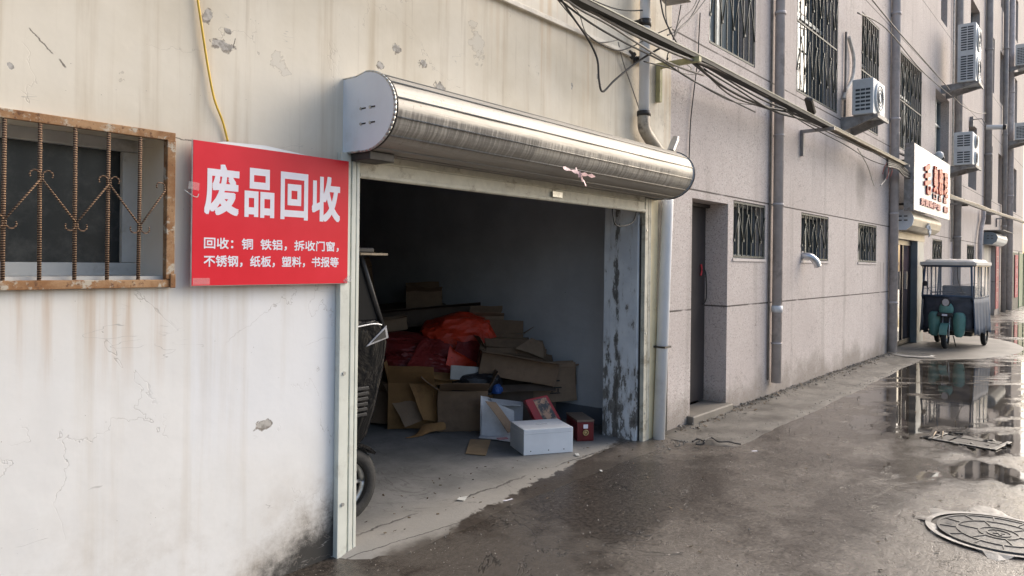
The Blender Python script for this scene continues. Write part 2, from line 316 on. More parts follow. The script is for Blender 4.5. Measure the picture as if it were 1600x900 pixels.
    ck = n.ramp(n.math('ABSOLUTE', n.math('SUBTRACT', n.noise(.9, 6, .6, dist=.6), .5)), .004, .001)
    c = n.mix(ck, c, (.04, .035, .03))
    M['strip'] = n.set(color=c, rough=n.ramp(n.noise(3), .4, .6, .35, .7), normal=n.bump(n.math('SUBTRACT', f, n.math('MULTIPLY', ck, 2)), .5, .008))
    n = N('patch_concrete')
    c = n.mix(n.ramp(n.noise(1.5, 6, .6), .35, .68), (0.13, 0.117, 0.098), (0.19, 0.172, 0.148))
    c = n.mix(n.math('MULTIPLY', n.ramp(n.noise(30, 5, .7), .5, .7), .5), c, (.12, .11, .1))
    M['patch'] = n.set(color=c, rough=.6, normal=n.bump(n.noise(40, 5, .7), .3, .006))

    # metal skins
    n = N('stainless_slats'); o = n.sep(); X, Y, Z = o
    br = n.noise(1.0, 3, .6, sc=(3, 1, 160)); st = n.math('ADD', n.math('MULTIPLY', n.noise(1.0, 6, .75, sc=(60, 2, 3.0)), .7), n.math('MULTIPLY', n.noise(1.3, 4), .33)); b2 = n.noise(1.0, 5, .6, sc=(1.2, 3, 9))
    c = n.mix(n.ramp(br, .3, .7), (0.40, 0.378, 0.335), (0.50, 0.475, 0.43))
    face = n.math('MULTIPLY', n.ramp(Z, 2.335, 2.31), n.ramp(n.math('ADD', Z, n.math('MULTIPLY', n.noise(1, 3, sc=(30, 1, 1)), .05)), 2.19, 2.24))
    dirt = n.math('MULTIPLY', n.ramp(st, .46, .60), face)
    c = n.mix(n.math('MULTIPLY', dirt, .62), c, (0.10, 0.08, 0.06))
    dots = n.math('MULTIPLY', n.ramp(n.noise(1, 4, .7, sc=(70, 40, 40)), .60, .68), n.ramp(b2, .45, .6))
    c = n.mix(n.math('MULTIPLY', dots, .5), c, (.12, .09, .06))
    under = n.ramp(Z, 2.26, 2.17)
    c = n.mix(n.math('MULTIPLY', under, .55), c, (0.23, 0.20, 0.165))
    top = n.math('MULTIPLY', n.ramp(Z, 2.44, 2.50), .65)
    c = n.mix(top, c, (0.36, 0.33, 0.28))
    rg = n.math('ADD', .58, n.math('ADD', n.math('MULTIPLY', n.mx(dirt, under, top), .35), n.math('MULTIPLY', br, .12)))
    M['slats'] = n.set(color=c, rough=rg, metal=n.math('SUBTRACT', .62, n.math('MULTIPLY', n.mx(dirt, under, top), .6)), normal=n.bump(n.noise(1.0, 4, .55, sc=(2.2, 5, 7)), .45, .02, n.bump(br, .12, .002)))
    n = N('rusty_painted_steel')
    q = n.noise(14, 7, .7)
    c = n.mix(n.ramp(n.noise(5, 6, .7, loc=(4, 4, 4)), .42, .62), (0.26, 0.125, 0.05), (0.41, 0.245, 0.125))
    c = n.mix(n.ramp(q, .52, .60), c, (0.48, 0.42, 0.33)); c = n.mix(n.ramp(n.noise(40, 4, .7), .55, .68), c, (.13, .06, .03))
    M['rust'] = n.set(color=c, rough=.85, normal=n.bump(q, .5, .004))
    n = N('rusty_rebar')
    tw = n.node('ShaderNodeTexWave', {'Vector': n.vec((1, 1, 1)), 'Scale': 34, 'Distortion': .6}, bands_direction='Z').outputs[1]
    c = n.mix(n.ramp(tw, .3, .8), (0.10, 0.05, 0.03), (0.38, 0.24, 0.14))
    M['rebar'] = n.set(color=c, rough=.8, normal=n.bump(tw, .9, .006))
    M['beam'] = plain('cream_beam_paint', (0.60, 0.565, 0.46), .5, var=.1, dirt=((.22, .17, .10), .7))
    M['rail'] = plain('pale_green_rail_paint', (0.68, 0.69, 0.61), .45, var=.07, dirt=((.32, .29, .22), .45), scale=5)
    M['railcream'] = plain('yellow_cream_board', (0.78, 0.66, 0.42), .6, var=.08, dirt=((.55, .42, .24), .5), scale=5)
    M['whitepanel'] = plain('white_sheet_steel', (0.76, 0.80, 0.86), .45, var=.03, dirt=((.5, .48, .46), .25), scale=4)
    M['darkmetal'] = plain('dark_metal', (0.06, 0.055, 0.05), .5, .4, var=.3)
    M['bolt'] = plain('zinc', (0.5, 0.5, 0.48), .4, .8, var=.2, scale=50)
    M['black'] = plain('black_plastic', (0.02, 0.02, 0.022), .4, var=.3)
    M['rubber'] = plain('tyre_rubber', (0.022, 0.022, 0.022), .8, var=.3, bump=.3)
    n = N('glossy_black_vinyl'); wv_ = n.noise(3.2, 4, .55, dist=1.2); M['gloss_black'] = n.set(color=(.006, .006, .007), rough=.24, spec=.13, normal=n.bump(wv_, .7, .05))
    M['cable'] = plain('cable_black', (0.035, 0.033, 0.032), .6, var=.3)
    M['cablegrey'] = plain('cable_grey', (0.20, 0.18, 0.16), .6, var=.3)
    M['cablewhite'] = plain('cable_white', (0.55, 0.52, 0.47), .6, var=.2)
    M['cablered'] = plain('cable_red', (0.45, 0.12, 0.10), .6, var=.2)
    M['yellow'] = plain('yellow_cable', (0.78, 0.50, 0.06), .5, var=.1)
    M['tray'] = plain('dark_grimy_trunking', (0.018, 0.017, 0.014), .7, 0, var=.3, dirt=((.045, .04, .03), .8), scale=4)
    M['trayedge'] = plain('pale_trunking_lid', (0.30, 0.29, 0.22), .5, .1, var=.15, scale=4)
    M['traybrown'] = plain('old_yellowed_trunking', (0.17, 0.13, 0.075), .6, 0, var=.2, dirt=((.04, .035, .03), .9), scale=3)
    M['pvcwhite'] = plain('white_pvc', (0.84, 0.85, 0.87), .4, var=.04, dirt=((.5, .48, .45), .3), scale=3)
    M['pvcold'] = plain('old_dirty_pvc', (0.42, 0.36, 0.28), .5, var=.2, dirt=((.08, .06, .05), .9), scale=9)
    M['pipegrey'] = plain('stucco_painted_pipe', (0.54, 0.49, 0.47), .7, var=.12, dirt=((.2, .17, .15), .5), scale=6, bump=.2)
    M['pipedark'] = plain('dark_grey_pipe', (0.36, 0.33, 0.31), .7, var=.15, scale=6)
    M['frame'] = plain('white_window_frame', (0.50, 0.50, 0.48), .5, var=.08, dirt=((.25, .23, .2), .7), scale=6)
    M['alu'] = plain('aluminium_frame', (0.30, 0.33, 0.35), .4, .5, var=.1)
    M['grille'] = plain('dark_green_grille', (0.055, 0.062, 0.055), .6, .2, var=.3, scale=30)
    M['irondoor'] = plain('brown_iron_door', (0.062, 0.052, 0.050), .5, .2, var=.2, dirt=((.10, .085, .08), .6), scale=2.2)
    M['acwhite'] = plain('ac_white', (0.62, 0.65, 0.66), .45, var=.05, dirt=((.40, .40, .38), .5), scale=3)
    M['acdark'] = plain('ac_slot', (0.05, 0.06, 0.07), .6, var=.2)
    M['bracket'] = plain('grey_bracket', (0.30, 0.29, 0.28), .6, .3, var=.2, dirt=((.15, .1, .07), .6))
    M['curtain'] = plain('curtain', (0.30, 0.30, 0.28), .9, var=.3, scale=6)
    M['ceiling'] = plain('dark_ceiling', (0.04, 0.04, 0.04), .9)  # kept very dark, garage shade included in the colour
    M['shadewall'] = plain('shade_tinted_plaster', (0.055, 0.055, 0.06), .9, scale=2, var=.3)  # back and left garage walls: the room's deep shade put into the plaster colour
    M['roofing'] = plain('roofing', (0.12, 0.12, 0.12), .9)
    M['iron'] = plain('cast_iron', (0.10, 0.095, 0.088), .42, .25, var=.25, dirt=((.2, .18, .15), .7), scale=9, bump=.25)
    M['ironpit'] = plain('muddy_pit', (0.04, 0.034, 0.028), .6, var=.5, scale=20, bump=.4)
    M['ring'] = plain('pale_mortar', (0.40, 0.375, 0.335), .55, var=.25, dirt=((.10, .085, .07), .95), scale=4, bump=.6)
    n = N('window_glass'); M['glass'] = n.set(color=(0.03, 0.04, 0.045), rough=.06, spec=.8)
    n = N('dusty_glass'); M['dustglass'] = n.set(color=n.mix(n.ramp(n.noise(9, 6, .7), .4, .75), (0.02, 0.024, 0.026), (.07, .072, .07)), rough=.25, spec=.4)
    n = N('curtained_glass'); cc = n.mix(n.ramp(n.noise(1, 3, sc=(9, 1, .4)), .4, .6), (0.12, 0.15, 0.16), (.34, .38, .38)); M['curtglass'] = n.set(color=cc, rough=.1, spec=.8)
    # board
    n = N('red_board'); M['red'] = n.set(color=n.mix(n.ramp(n.noise(3, 4), .3, .7), (0.70, 0.012, 0.028), (0.76, 0.02, 0.04)), rough=.35, spec=.3)
    M['letter'] = plain('white_vinyl', (0.82, 0.80, 0.86), .4, var=.03)
    M['boardedge'] = plain('board_edge', (0.62, 0.55, 0.50), .5)
    n = N('clear_tape'); t = n.set(color=(0.9, 0.9, 0.88), rough=.15, Alpha=.12); M['tape'] = t
    M['whitesheet'] = plain('white_sheet', (0.85, 0.85, 0.84), .4, var=.03)
    M['signwhite'] = None
    n = N('sign_white_slats'); o = n.sep(); Z = o[2]
    ln = n.math('PINGPONG', n.math('ADD', Z, .03), .05)
    c = n.mix(n.ramp(ln, .006, .001), n.mix(n.ramp(n.noise(2, 5), .35, .7), (.56, .64, .70), (.68, .74, .79)), (.22, .27, .32))
    M['signwhite'] = n.set(color=c, rough=.35)
    M['signred'] = plain('sign_red', (0.62, 0.10, 0.06), .5, var=.2)
    M['signfaded'] = plain('sign_faded_red', (0.50, 0.17, 0.17), .5, var=.2)
    # cardboards
    def card(name, col, stain=.4):
        n = N(name); a = n.noise(1, 6, .65, sc=(3, 3, 3)); f = n.noise(60, 3)
        c = n.mix(n.ramp(a, .35, .7), tuple(x * .8 for x in col), tuple(x * 1.12 for x in col))
        c = n.mix(n.math('MULTIPLY', n.ramp(n.noise(5, 6, .7, loc=(6, 3, 1)), .5, .68), stain), c, tuple(x * .4 for x in col))
        return n.set(color=c, rough=.85, normal=n.bump(n.math('ADD', n.math('MULTIPLY', f, .1), a), .35, .012))
    M['card1'] = card('brown_cardboard', (0.215, 0.14, 0.088)); M['card2'] = card('pale_cardboard', (0.30, 0.205, 0.135), .25)
    M['card3'] = card('orange_cardboard', (0.29, 0.155, 0.058), .5); M['card4'] = card('dark_cardboard', (0.125, 0.09, 0.068)); M['card5'] = card('light_floor_cardboard', (0.33, 0.23, 0.13), .2)
    M['whitecard'] = card('white_cardboard', (0.62, 0.62, 0.64), .15)
    M['greycard'] = card('grey_white_board', (0.36, 0.36, 0.35), .3)
    M['tapebrown'] = plain('packing_tape', (0.25, 0.16, 0.06), .3)
    M['ink'] = plain('black_ink', (0.03, 0.028, 0.03), .7)
    n = N('styrofoam'); v = n.voro(140)
    M['foam'] = n.set(color=n.mix(n.ramp(n.noise(4, 5), .35, .7), (.66, .68, .71), (.74, .76, .79)), rough=.75, normal=n.bump(v, .25, .002))
    def bagm(name, col):
        n = N(name); a = n.noise(4, 4, .6)
        c = n.mix(n.ramp(a, .3, .7), tuple(x * .75 for x in col), col)
        return n.set(color=c, rough=.45, normal=n.bump(n.noise(7, 4, .6, dist=1.5), .6, .03))
    M['redbag'] = bagm('red_plastic_sheet', (0.70, 0.055, 0.02)); M['darkredbag'] = bagm('dark_red_sheet', (0.20, 0.02, 0.018)); M['blackbag'] = bagm('black_plastic_sheet', (0.02, 0.02, 0.024))
    M['bluebag'] = bagm('blue_bag', (0.03, 0.10, 0.35)); M['greybag'] = bagm('grey_woven_sack', (0.16, 0.17, 0.19))
    M['giftred'] = plain('gift_box_red', (0.42, 0.015, 0.02), .35, var=.1)
    n = N('gift_picture'); M['picture'] = n.set(color=n.mix(n.ramp(n.noise(14, 5, .7), .45, .56), (.60, .33, .2), (.06, .05, .05)), rough=.35)
    M['maroon'] = plain('maroon_lacquer', (0.13, 0.012, 0.014), .3, var=.2)
    M['gold'] = plain('brass', (0.55, 0.42, 0.2), .4, .8)
    M['teal'] = plain('teal_paint', (0.12, 0.27, 0.235), .3, var=.1, spec=.5)
    M['navy'] = plain('navy_canvas', (0.06, 0.085, 0.125), .75, var=.2, scale=4, bump=.3)
    M['apron'] = plain('dark_apron', (0.055, 0.06, 0.075), .6, var=.35, scale=5, bump=.4)
    M['roofcream'] = plain('cream_canopy', (0.66, 0.62, 0.56), .6, var=.06, dirt=((.4, .37, .33), .4), scale=4)
    M['lens'] = plain('lamp_lens', (0.4, 0.4, 0.42), .15, .3)
    n = N('clear_vinyl'); n.set(color=(.6, .62, .64), rough=.12, Alpha=.30); M['vinyl'] = n.m
    n = N('dark_cab_pane'); M['darkpane'] = n.set(color=(.008, .009, .011), rough=.35, spec=.15)
    M['shopframe'] = plain('black_shop_frame', (0.025, 0.022, 0.022), .35, var=.2)
    M['steelblue'] = plain('blue_grey_shutter_guide', (0.22, 0.26, 0.29), .45, .2, var=.1, dirt=((.14, .15, .16), .5), scale=3)
    n = N('shop_glass'); M['shopglass'] = n.set(color=n.mix(n.ramp(n.noise(1.7, 3, loc=(2, 2, 2)), .4, .6), (.05, .04, .045), (.14, .09, .10)), rough=.06, spec=.8)
    M['oldcream'] = plain('rusty_cream_shutter', (0.42, 0.37, 0.28), .5, .2, var=.15, dirt=((.2, .1, .05), .7), scale=3)
    M['palewall'] = plain('pale_shutter', (0.50, 0.47, 0.42), .6, var=.08, scale=3)
    M['pinkred'] = plain('faded_red_couplet', (0.42, 0.12, 0.12), .7, var=.2)
    M['greendoor'] = plain('green_gate', (0.035, 0.13, 0.06), .5, var=.15)
    M['silver'] = plain('silver_foil', (0.62, 0.63, 0.65), .32, .75, var=.1)
    M['paint_white'] = plain('white_band', (0.75, 0.75, 0.75), .5)
    M['litter'] = plain('litter', (0.55, 0.55, 0.52), .7)
    M['wood'] = plain('weathered_wood', (0.42, 0.34, 0.24), .8, var=.2)
    M['steppaint'] = M['patch']
mats()

# ------------------------------------------------------------------ geometry helpers
class MB:
    def __init__(s): s.bm = bmesh.new()
    def box(s, a, b, T=None):
        a, b = Vector(a), Vector(b)
        vs = [s.bm.verts.new((x, y, z)) for x in (a.x, b.x) for y in (a.y, b.y) for z in (a.z, b.z)]
        for q in ((0, 1, 3, 2), (4, 6, 7, 5), (0, 4, 5, 1), (2, 3, 7, 6), (0, 2, 6, 4), (1, 5, 7, 3)): s.bm.faces.new([vs[i] for i in q])
        if T is not None: bmesh.ops.transform(s.bm, matrix=T, verts=vs)
        return s
    def obox(s, c, size, rot=(0, 0, 0)):
        T = Matrix.Translation(c) @ Euler(rot).to_matrix().to_4x4()
        h = Vector(size) / 2
        return s.box(-h, h, T)
    def cyl(s, p0, p1, r0, r1=None, n=16, cap=True):
        r1 = r0 if r1 is None else r1
        p0, p1 = Vector(p0), Vector(p1); d = (p1 - p0).normalized()
        a = d.orthogonal().normalized(); b = d.cross(a)
        A = [s.bm.verts.new(p0 + (a * math.cos(t) + b * math.sin(t)) * r0) for t in [2 * math.pi * i / n for i in range(n)]]
        B = [s.bm.verts.new(p1 + (a * math.cos(t) + b * math.sin(t)) * r1) for t in [2 * math.pi * i / n for i in range(n)]]
        for i in range(n): s.bm.faces.new((A[i], A[(i + 1) % n], B[(i + 1) % n], B[i])).smooth = True
        if cap:
            s.bm.faces.new(A[::-1]); s.bm.faces.new(B)
        return s
    def tube(s, pts, r, n=6, sub=6, closed=False):
        pts = [Vector(p) for p in pts]
        if sub > 1 and len(pts) > 2:
            q = []
            for i in range(len(pts) - 1):
                p0 = pts[max(i - 1, 0)]; p1 = pts[i]; p2 = pts[i + 1]; p3 = pts[min(i + 2, len(pts) - 1)]
                for k in range(sub):
                    t = k / sub
                    q.append(0.5 * ((2 * p1) + (p2 - p0) * t + (2 * p0 - 5 * p1 + 4 * p2 - p3) * t * t + (3 * p1 - p0 - 3 * p2 + p3) * t ** 3))
            q.append(pts[-1]); pts = q
        rings = []; prev = None
        for i, p in enumerate(pts):
            d = (pts[min(i + 1, len(pts) - 1)] - pts[max(i - 1, 0)])
            if d.length < 1e-9: d = Vector((0, 0, 1))
            d.normalize()
            a = d.orthogonal().normalized() if prev is None else (prev - d * prev.dot(d)).normalized()
            prev = a; b = d.cross(a)
            rr = r[i * (len(r) - 1) // max(1, len(pts) - 1)] if isinstance(r, (list, tuple)) else r
            rings.append([s.bm.verts.new(p + (a * math.cos(2 * math.pi * k / n) + b * math.sin(2 * math.pi * k / n)) * rr) for k in range(n)])
        for A, B in zip(rings, rings[1:]):
            for k in range(n): s.bm.faces.new((A[k], A[(k + 1) % n], B[(k + 1) % n], B[k])).smooth = True
        s.bm.faces.new(rings[0][::-1]); s.bm.faces.new(rings[-1])
        return s
    def prism(s, prof, x0, x1, axis=0, smooth=False):
        """profile in the two other axes, extruded along axis"""
        def P(u, v, w_): return ((w_, u, v), (u, w_, v), (u, v, w_))[axis]
        A = [s.bm.verts.new(P(u, v, x0)) for u, v in prof]; B = [s.bm.verts.new(P(u, v, x1)) for u, v in prof]
        k = len(prof)
        for i in range(k):
            f = s.bm.faces.new((A[i], A[(i + 1) % k], B[(i + 1) % k], B[i])); f.smooth = smooth
        s.bm.faces.new(A[::-1]); s.bm.faces.new(B)
        return s
    def quad(s, *p):
        s.bm.faces.new([s.bm.verts.new(q) for q in p]); return s
    def xf(s, T): bmesh.ops.transform(s.bm, matrix=T, verts=s.bm.verts); return s

def obj(name, mb, mat, parent=None, bevel=0, seg=2, loc=None, solid=None):
    me = bpy.data.meshes.new(name)
    bmesh.ops.recalc_face_normals(mb.bm, faces=mb.bm.faces)
    mb.bm.to_mesh(me); mb.bm.free()
    o = bpy.data.objects.new(name, me); COL.objects.link(o)
    if isinstance(mat, str): mat = M[mat]
    me.materials.append(mat)
    if parent is not None: o.parent = parent
    if bevel:
        b = o.modifiers.new('bevel', 'BEVEL'); b.width = bevel; b.segments = seg; b.limit_method = 'ANGLE'; b.angle_limit = R(35)
    if loc is not None: o.location = loc
    return o
def tag(o, label, cat, group=None):
    o['label'] = label; o['category'] = cat
    if group: o['group'] = group
    return o
def thing(name, label, cat, loc=(0, 0, 0), rz=0, group=None):
    o = bpy.data.objects.new(name, None); COL.objects.link(o); o.empty_display_size = .1
    o.location = loc; o.rotation_euler = (0, 0, rz)
    return tag(o, label, cat, group)
def struct(name, mb, mat, **k):
    o = obj(name, mb, mat, **k); o['kind'] = 'structure'; return o
def copy_tree(o, parent=None):
    c = o.copy(); COL.objects.link(c)
    if parent is not None: c.parent = parent
    for ch in list(o.children): copy_tree(ch, c)
    return c
def T3(loc, rot=(0, 0, 0)): return Matrix.Translation(loc) @ Euler(rot).to_matrix().to_4x4()

def wall_mb(x0, x1, z0, z1, holes, y0=0.0, depth=0.25):
    """wall slab in the xz plane with rectangular holes (x0,x1,z0,z1)"""
    mb = MB(); xs = sorted({x0, x1, *[h[0] for h in holes], *[h[1] for h in holes]}); zs = sorted({z0, z1, *[h[2] for h in holes], *[h[3] for h in holes]})
    xs = [x for x in xs if x0 <= x <= x1]; zs = [z for z in zs if z0 <= z <= z1]
    inh = lambda x, z: any(h[0] < x < h[1] and h[2] < z < h[3] for h in holes)
    v = {}
    def V(i, k, y):
        if (i, k, y) not in v: v[(i, k, y)] = mb.bm.verts.new((xs[i], y, zs[k]))
        return v[(i, k, y)]
    y1 = y0 + depth; nx, nz = len(xs) - 1, len(zs) - 1
    fill = [[not inh((xs[i] + xs[i + 1]) / 2, (zs[k] + zs[k + 1]) / 2) for k in range(nz)] for i in range(nx)]
    F_ = lambda i, k: 0 <= i < nx and 0 <= k < nz and fill[i][k]
    for i in range(nx):
        for k in range(nz):
            if not fill[i][k]: continue
            mb.bm.faces.new((V(i, k, y0), V(i + 1, k, y0), V(i + 1, k + 1, y0), V(i, k + 1, y0)))
            mb.bm.faces.new((V(i, k, y1), V(i, k + 1, y1), V(i + 1, k + 1, y1), V(i + 1, k, y1)))
            if not F_(i - 1, k): mb.bm.faces.new((V(i, k, y0), V(i, k + 1, y0), V(i, k + 1, y1), V(i, k, y1)))
            if not F_(i + 1, k): mb.bm.faces.new((V(i + 1, k, y0), V(i + 1, k, y1), V(i + 1, k + 1, y1), V(i + 1, k + 1, y0)))
            if not F_(i, k - 1): mb.bm.faces.new((V(i, k, y0), V(i, k, y1), V(i + 1, k, y1), V(i + 1, k, y0)))
            if not F_(i, k + 1): mb.bm.faces.new((V(i, k + 1, y0), V(i + 1, k + 1, y0), V(i + 1, k + 1, y1), V(i, k + 1, y1)))
    return mb

def text_mb(txt, x0, x1, z0, z1, offset=0.0, depth=0.002, y=0.0, spacing=1.0, keep=False):
    cu = bpy.data.curves.new('t', 'FONT'); cu.body = txt; cu.extrude = 0.0; cu.resolution_u = 4; cu.space_character = spacing
    cu.fill_mode = 'FRONT'
    to = bpy.data.objects.new('t', cu); COL.objects.link(to)
    bpy.context.view_layer.update()
    me = bpy.data.meshes.new_from_object(to.evaluated_get(bpy.context.evaluated_depsgraph_get()))
    bpy.data.objects.remove(to)
    mb = MB(); mb.bm.from_mesh(me); bpy.data.meshes.remove(me)
    xs = [v.co.x for v in mb.bm.verts]; ys = [v.co.y for v in mb.bm.verts]
    if not xs: return mb
    ax, bx, ay, by = min(xs), max(xs), min(ys), max(ys)
    for v in mb.bm.verts:
        v.co = Vector((x0 + (v.co.x - ax) / (bx - ax) * (x1 - x0), y, z0 + (v.co.y - ay) / (by - ay) * (z1 - z0)))
    fs = list(mb.bm.faces)
    if offset:                       # heavier strokes: the outline stepped round by the offset
        geo = list(mb.bm.verts) + list(mb.bm.edges) + fs; dirs = [(a * q, b * q) for q in (.5, 1) for a in (-1, 0, 1) for b in (-1, 0, 1) if a or b]
        for i, (dx, dz) in enumerate(dirs):
            r = bmesh.ops.duplicate(mb.bm, geom=geo)
            for e in r['geom']:
                if isinstance(e, bmesh.types.BMVert): e.co += Vector((dx * offset * .6, -.00003 * (i + 1), dz * offset))
        fs = list(mb.bm.faces)
        s_x = (x1 - x0) / (x1 - x0 + 1.2 * offset); s_z = (z1 - z0) / (z1 - z0 + 2 * offset)
        for v in mb.bm.verts: v.co.x = (v.co.x - (x0 + x1) / 2) * s_x + (x0 + x1) / 2; v.co.z = (v.co.z - (z0 + z1) / 2) * s_z + (z0 + z1) / 2
    if depth > .005:
        r = bmesh.ops.extrude_face_region(mb.bm, geom=fs)
        for e in r['geom']:
            if isinstance(e, bmesh.types.BMVert): e.co.y -= depth
    return mb

# ================================================================== SETTING
# ground ---------------------------------------------------------------
mb = MB()
def ground_z(x, y):
    t = min(1, max(0, (3.6 - x) / 2.0)) ; t = t * t * (3 - 2 * t)
    return -0.05 * t * min(1, max(0, (0.2 - y) / .25))
xs = [-60, -30, -15, -8, -4] + [i * .2 for i in range(-10, 31)] + [7, 8, 10, 14, 20, 30, 50, 90, 160]
ys = [-120, -60, -30, -15, -8, -5, -4, -3.5, -3, -2.6, -2.2, -1.8, -1.4, -1, -.8, -.6, -.5, -.4, -.3, -.2, -.1, 0, .1, .25, 4, 12, 30, 90]
gv = [[mb.bm.verts.new((x, y, ground_z(x, y) - 0.004)) for y in ys] for x in xs]
for i in range(len(xs) - 1):
    for k in range(len(ys) - 1): mb.bm.faces.new((gv[i][k], gv[i + 1][k], gv[i + 1][k + 1], gv[i][k + 1])).smooth = True
struct('road', mb, 'lane')
# garage floor slab, its lip running out a little over the lane
mb = MB()
fx = [i * .15 for i in range(4, 41)]
def lip(x): return .02 if x < 2.48 else (-.20 if x < 2.6 else (-.36 if x < 3.4 else -0.30)) + .012 * math.sin(x * 9) + .01 * math.sin(x * 23 + 1)
fy = [.0, .25, .5, 1.0, 2.0, 4.0, 6.9]
top = []
for x in fx:
    col_ = [mb.bm.verts.new((x, lip(x), ground_z(x, lip(x)) - .009)), mb.bm.verts.new((x, -.12 if x > 2.48 else .03, ground_z(x, -.12) + .006))] + [mb.bm.verts.new((x, max(y, 0 if x > 2.48 else .04), .008)) for y in fy]
    top.append(col_)
for a, b in zip(top, top[1:]):
    for k in range(len(a) - 1): mb.bm.faces.new((a[k], b[k], b[k + 1], a[k + 1])).smooth = True
struct('garage_floor', mb, 'slab')
# concrete strip along the foot of the grey wall
mb = MB(); pts = []
random.seed(3)
for i in range(60):
    x = 5.95 + i * (14.2 - 5.95) / 59
    wdt = 0.62 + .012 * math.sin(i * .5) + .02 * random.random() - .012 * max(0, x - 9)
    if i == 0: wdt = .25
    if i == 1: wdt = .62
    pts.append((x, -wdt))
A = [mb.bm.verts.new((x, -0.0 + .3, .012)) for x, y in pts]; B = [mb.bm.verts.new((x, y, .003)) for x, y in pts]; C_ = [mb.bm.verts.new((x, y - .10, -.006)) for x, y in pts]
for i in range(59):
    mb.bm.faces.new((A[i], B[i], B[i + 1], A[i + 1])); mb.bm.faces.new((B[i], C_[i], C_[i + 1], B[i + 1]))
mb.bm.faces.new((A[0], C_[0], B[0]))
struct('pavement', mb, 'strip')
# rounded concrete apron before the shop
mb = MB(); cen = Vector((16.9, 0.3, .02)); rim_t, rim_b = [], []
for i in range(49):
    a = math.pi + math.pi * i / 48
    x = 17.0 + 3.0 * math.cos(a) * (1 + .02 * math.sin(i)); y = .15 + 1.75 * math.sin(a)
    rim_t.append(mb.bm.verts.new((x, y, .008))); rim_b.append(mb.bm.verts.new((x + .25 * math.cos(a), y + .25 * math.sin(a), -.006)))
c0 = mb.bm.verts.new(cen + Vector((0, 0, -.008)))
for i in range(48): mb.bm.faces.new((c0, rim_t[i], rim_t[i + 1])); mb.bm.faces.new((rim_t[i], rim_b[i], rim_b[i + 1], rim_t[i + 1]))
struct('apron', mb, 'patch')

# ================================================================== CREAM BUILDING
bld = thing('cream_building', 'cream plastered building in front with stained peeling wall and open garage', 'building', (0, 0, 0))
G0, G1, GT = 2.548, 5.69, 2.08
WX0, WX1, WZ0, WZ1 = 0.62, 1.52, 1.445, 2.09
holes = [(G0, G1, -1, GT), (WX0, WX1, WZ0, WZ1), (4.0, 5.22, 3.98, 5.4), (0.3, 1.9, 3.98, 5.4), (-4.6, -3.2, 1.3, 2.3)]
obj('wall', wall_mb(-9, 6.2, -.2, 6.6, holes, 0, .30), 'cream', bld)
mb = MB(); mb.box((-9, .3, -.1), (-8.75, 9, 6.6)); mb.box((-9, 8.75, -.1), (6.2, 9, 6.6)); obj('rear_wall', mb, 'cream', bld)
mb = MB(); mb.box((-9.1, .02, 6.6), (6.2, 9.1, 6.75)); obj('roof', mb, 'roofing', bld)
obj('inner_wall', MB().box((6.0, .361, -.1), (6.15, 6.849, 2.749)), 'inner', bld)
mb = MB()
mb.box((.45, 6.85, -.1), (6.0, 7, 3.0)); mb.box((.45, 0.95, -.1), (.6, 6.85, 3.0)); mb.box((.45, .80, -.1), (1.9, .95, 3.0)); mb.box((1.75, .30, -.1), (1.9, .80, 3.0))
obj('inner_wall', mb, 'shadewall', bld)
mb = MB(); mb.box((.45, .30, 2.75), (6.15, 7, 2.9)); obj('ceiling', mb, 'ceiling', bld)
# peeled jamb lining on the right reveal and the pier behind it
mb = MB(); mb.box((5.655, .02, -.02), (5.688, .299, GT)); mb.box((5.655, .301, -.02), (5.99, .36, 2.74)); obj('door_jamb', mb, 'jamb', bld)
mb = MB(); mb.box((2.549, .02, -.02), (2.57, .299, GT)); obj('door_jamb', mb, 'jamb', bld)
# recessed window with white frame
wnd = obj('window', MB().box((WX0, .29, WZ0), (WX1, .295, WZ1)), 'dustglass', bld)
mb = MB(); y0, y1 = .255, .289
mb.box((WX0, y0, WZ0), (WX1, y1, WZ0 + .085)); mb.box((WX0, y0, WZ1 - .055), (WX1, y1, WZ1)); mb.box((WX1 - .075, y0 + .001, WZ0 + .086), (WX1, y1, WZ1 - .056)); mb.box((WX0, y0 + .001, WZ0 + .086), (WX0 + .06, y1, WZ1 - .056))
mb.box((WX0 + .061, y0 + .012, WZ0 + .1), (WX0 + .1, y1, WZ1 - .07)); 
obj('frame', mb, 'frame', wnd, bevel=.004)
obj('sill', MB().box((WX0 + .002, .004, WZ0 + .001), (WX1 - .002, .254, WZ0 + .03)), 'frame', wnd)
def up_window(bx0, bx1, bz0, bz1, par):
    w_ = obj('window', MB().box((bx0, .2, bz0), (bx1, .206, bz1)), 'glass', par)
    mb = MB(); 
    for a, b in (((bx0, bz0), (bx1, bz0 + .05)), ((bx0, bz1 - .05), (bx1, bz1)), ((bx0, bz0 + .05), (bx0 + .05, bz1 - .05)), ((bx1 - .05, bz0 + .05), (bx1, bz1 - .05)), (((bx0 + bx1) / 2 - .03, bz0 + .05), ((bx0 + bx1) / 2 + .03, bz1 - .05))):
        mb.box((a[0], .16, a[1]), (b[0], .199, b[1]))
    obj('frame', mb, 'alu', w_)
    return w_
up_window(4.0, 5.22, 3.98, 5.4, bld); up_window(.3, 1.9, 3.98, 5.4, bld); up_window(-4.6, -3.2, 1.3, 2.3, bld)

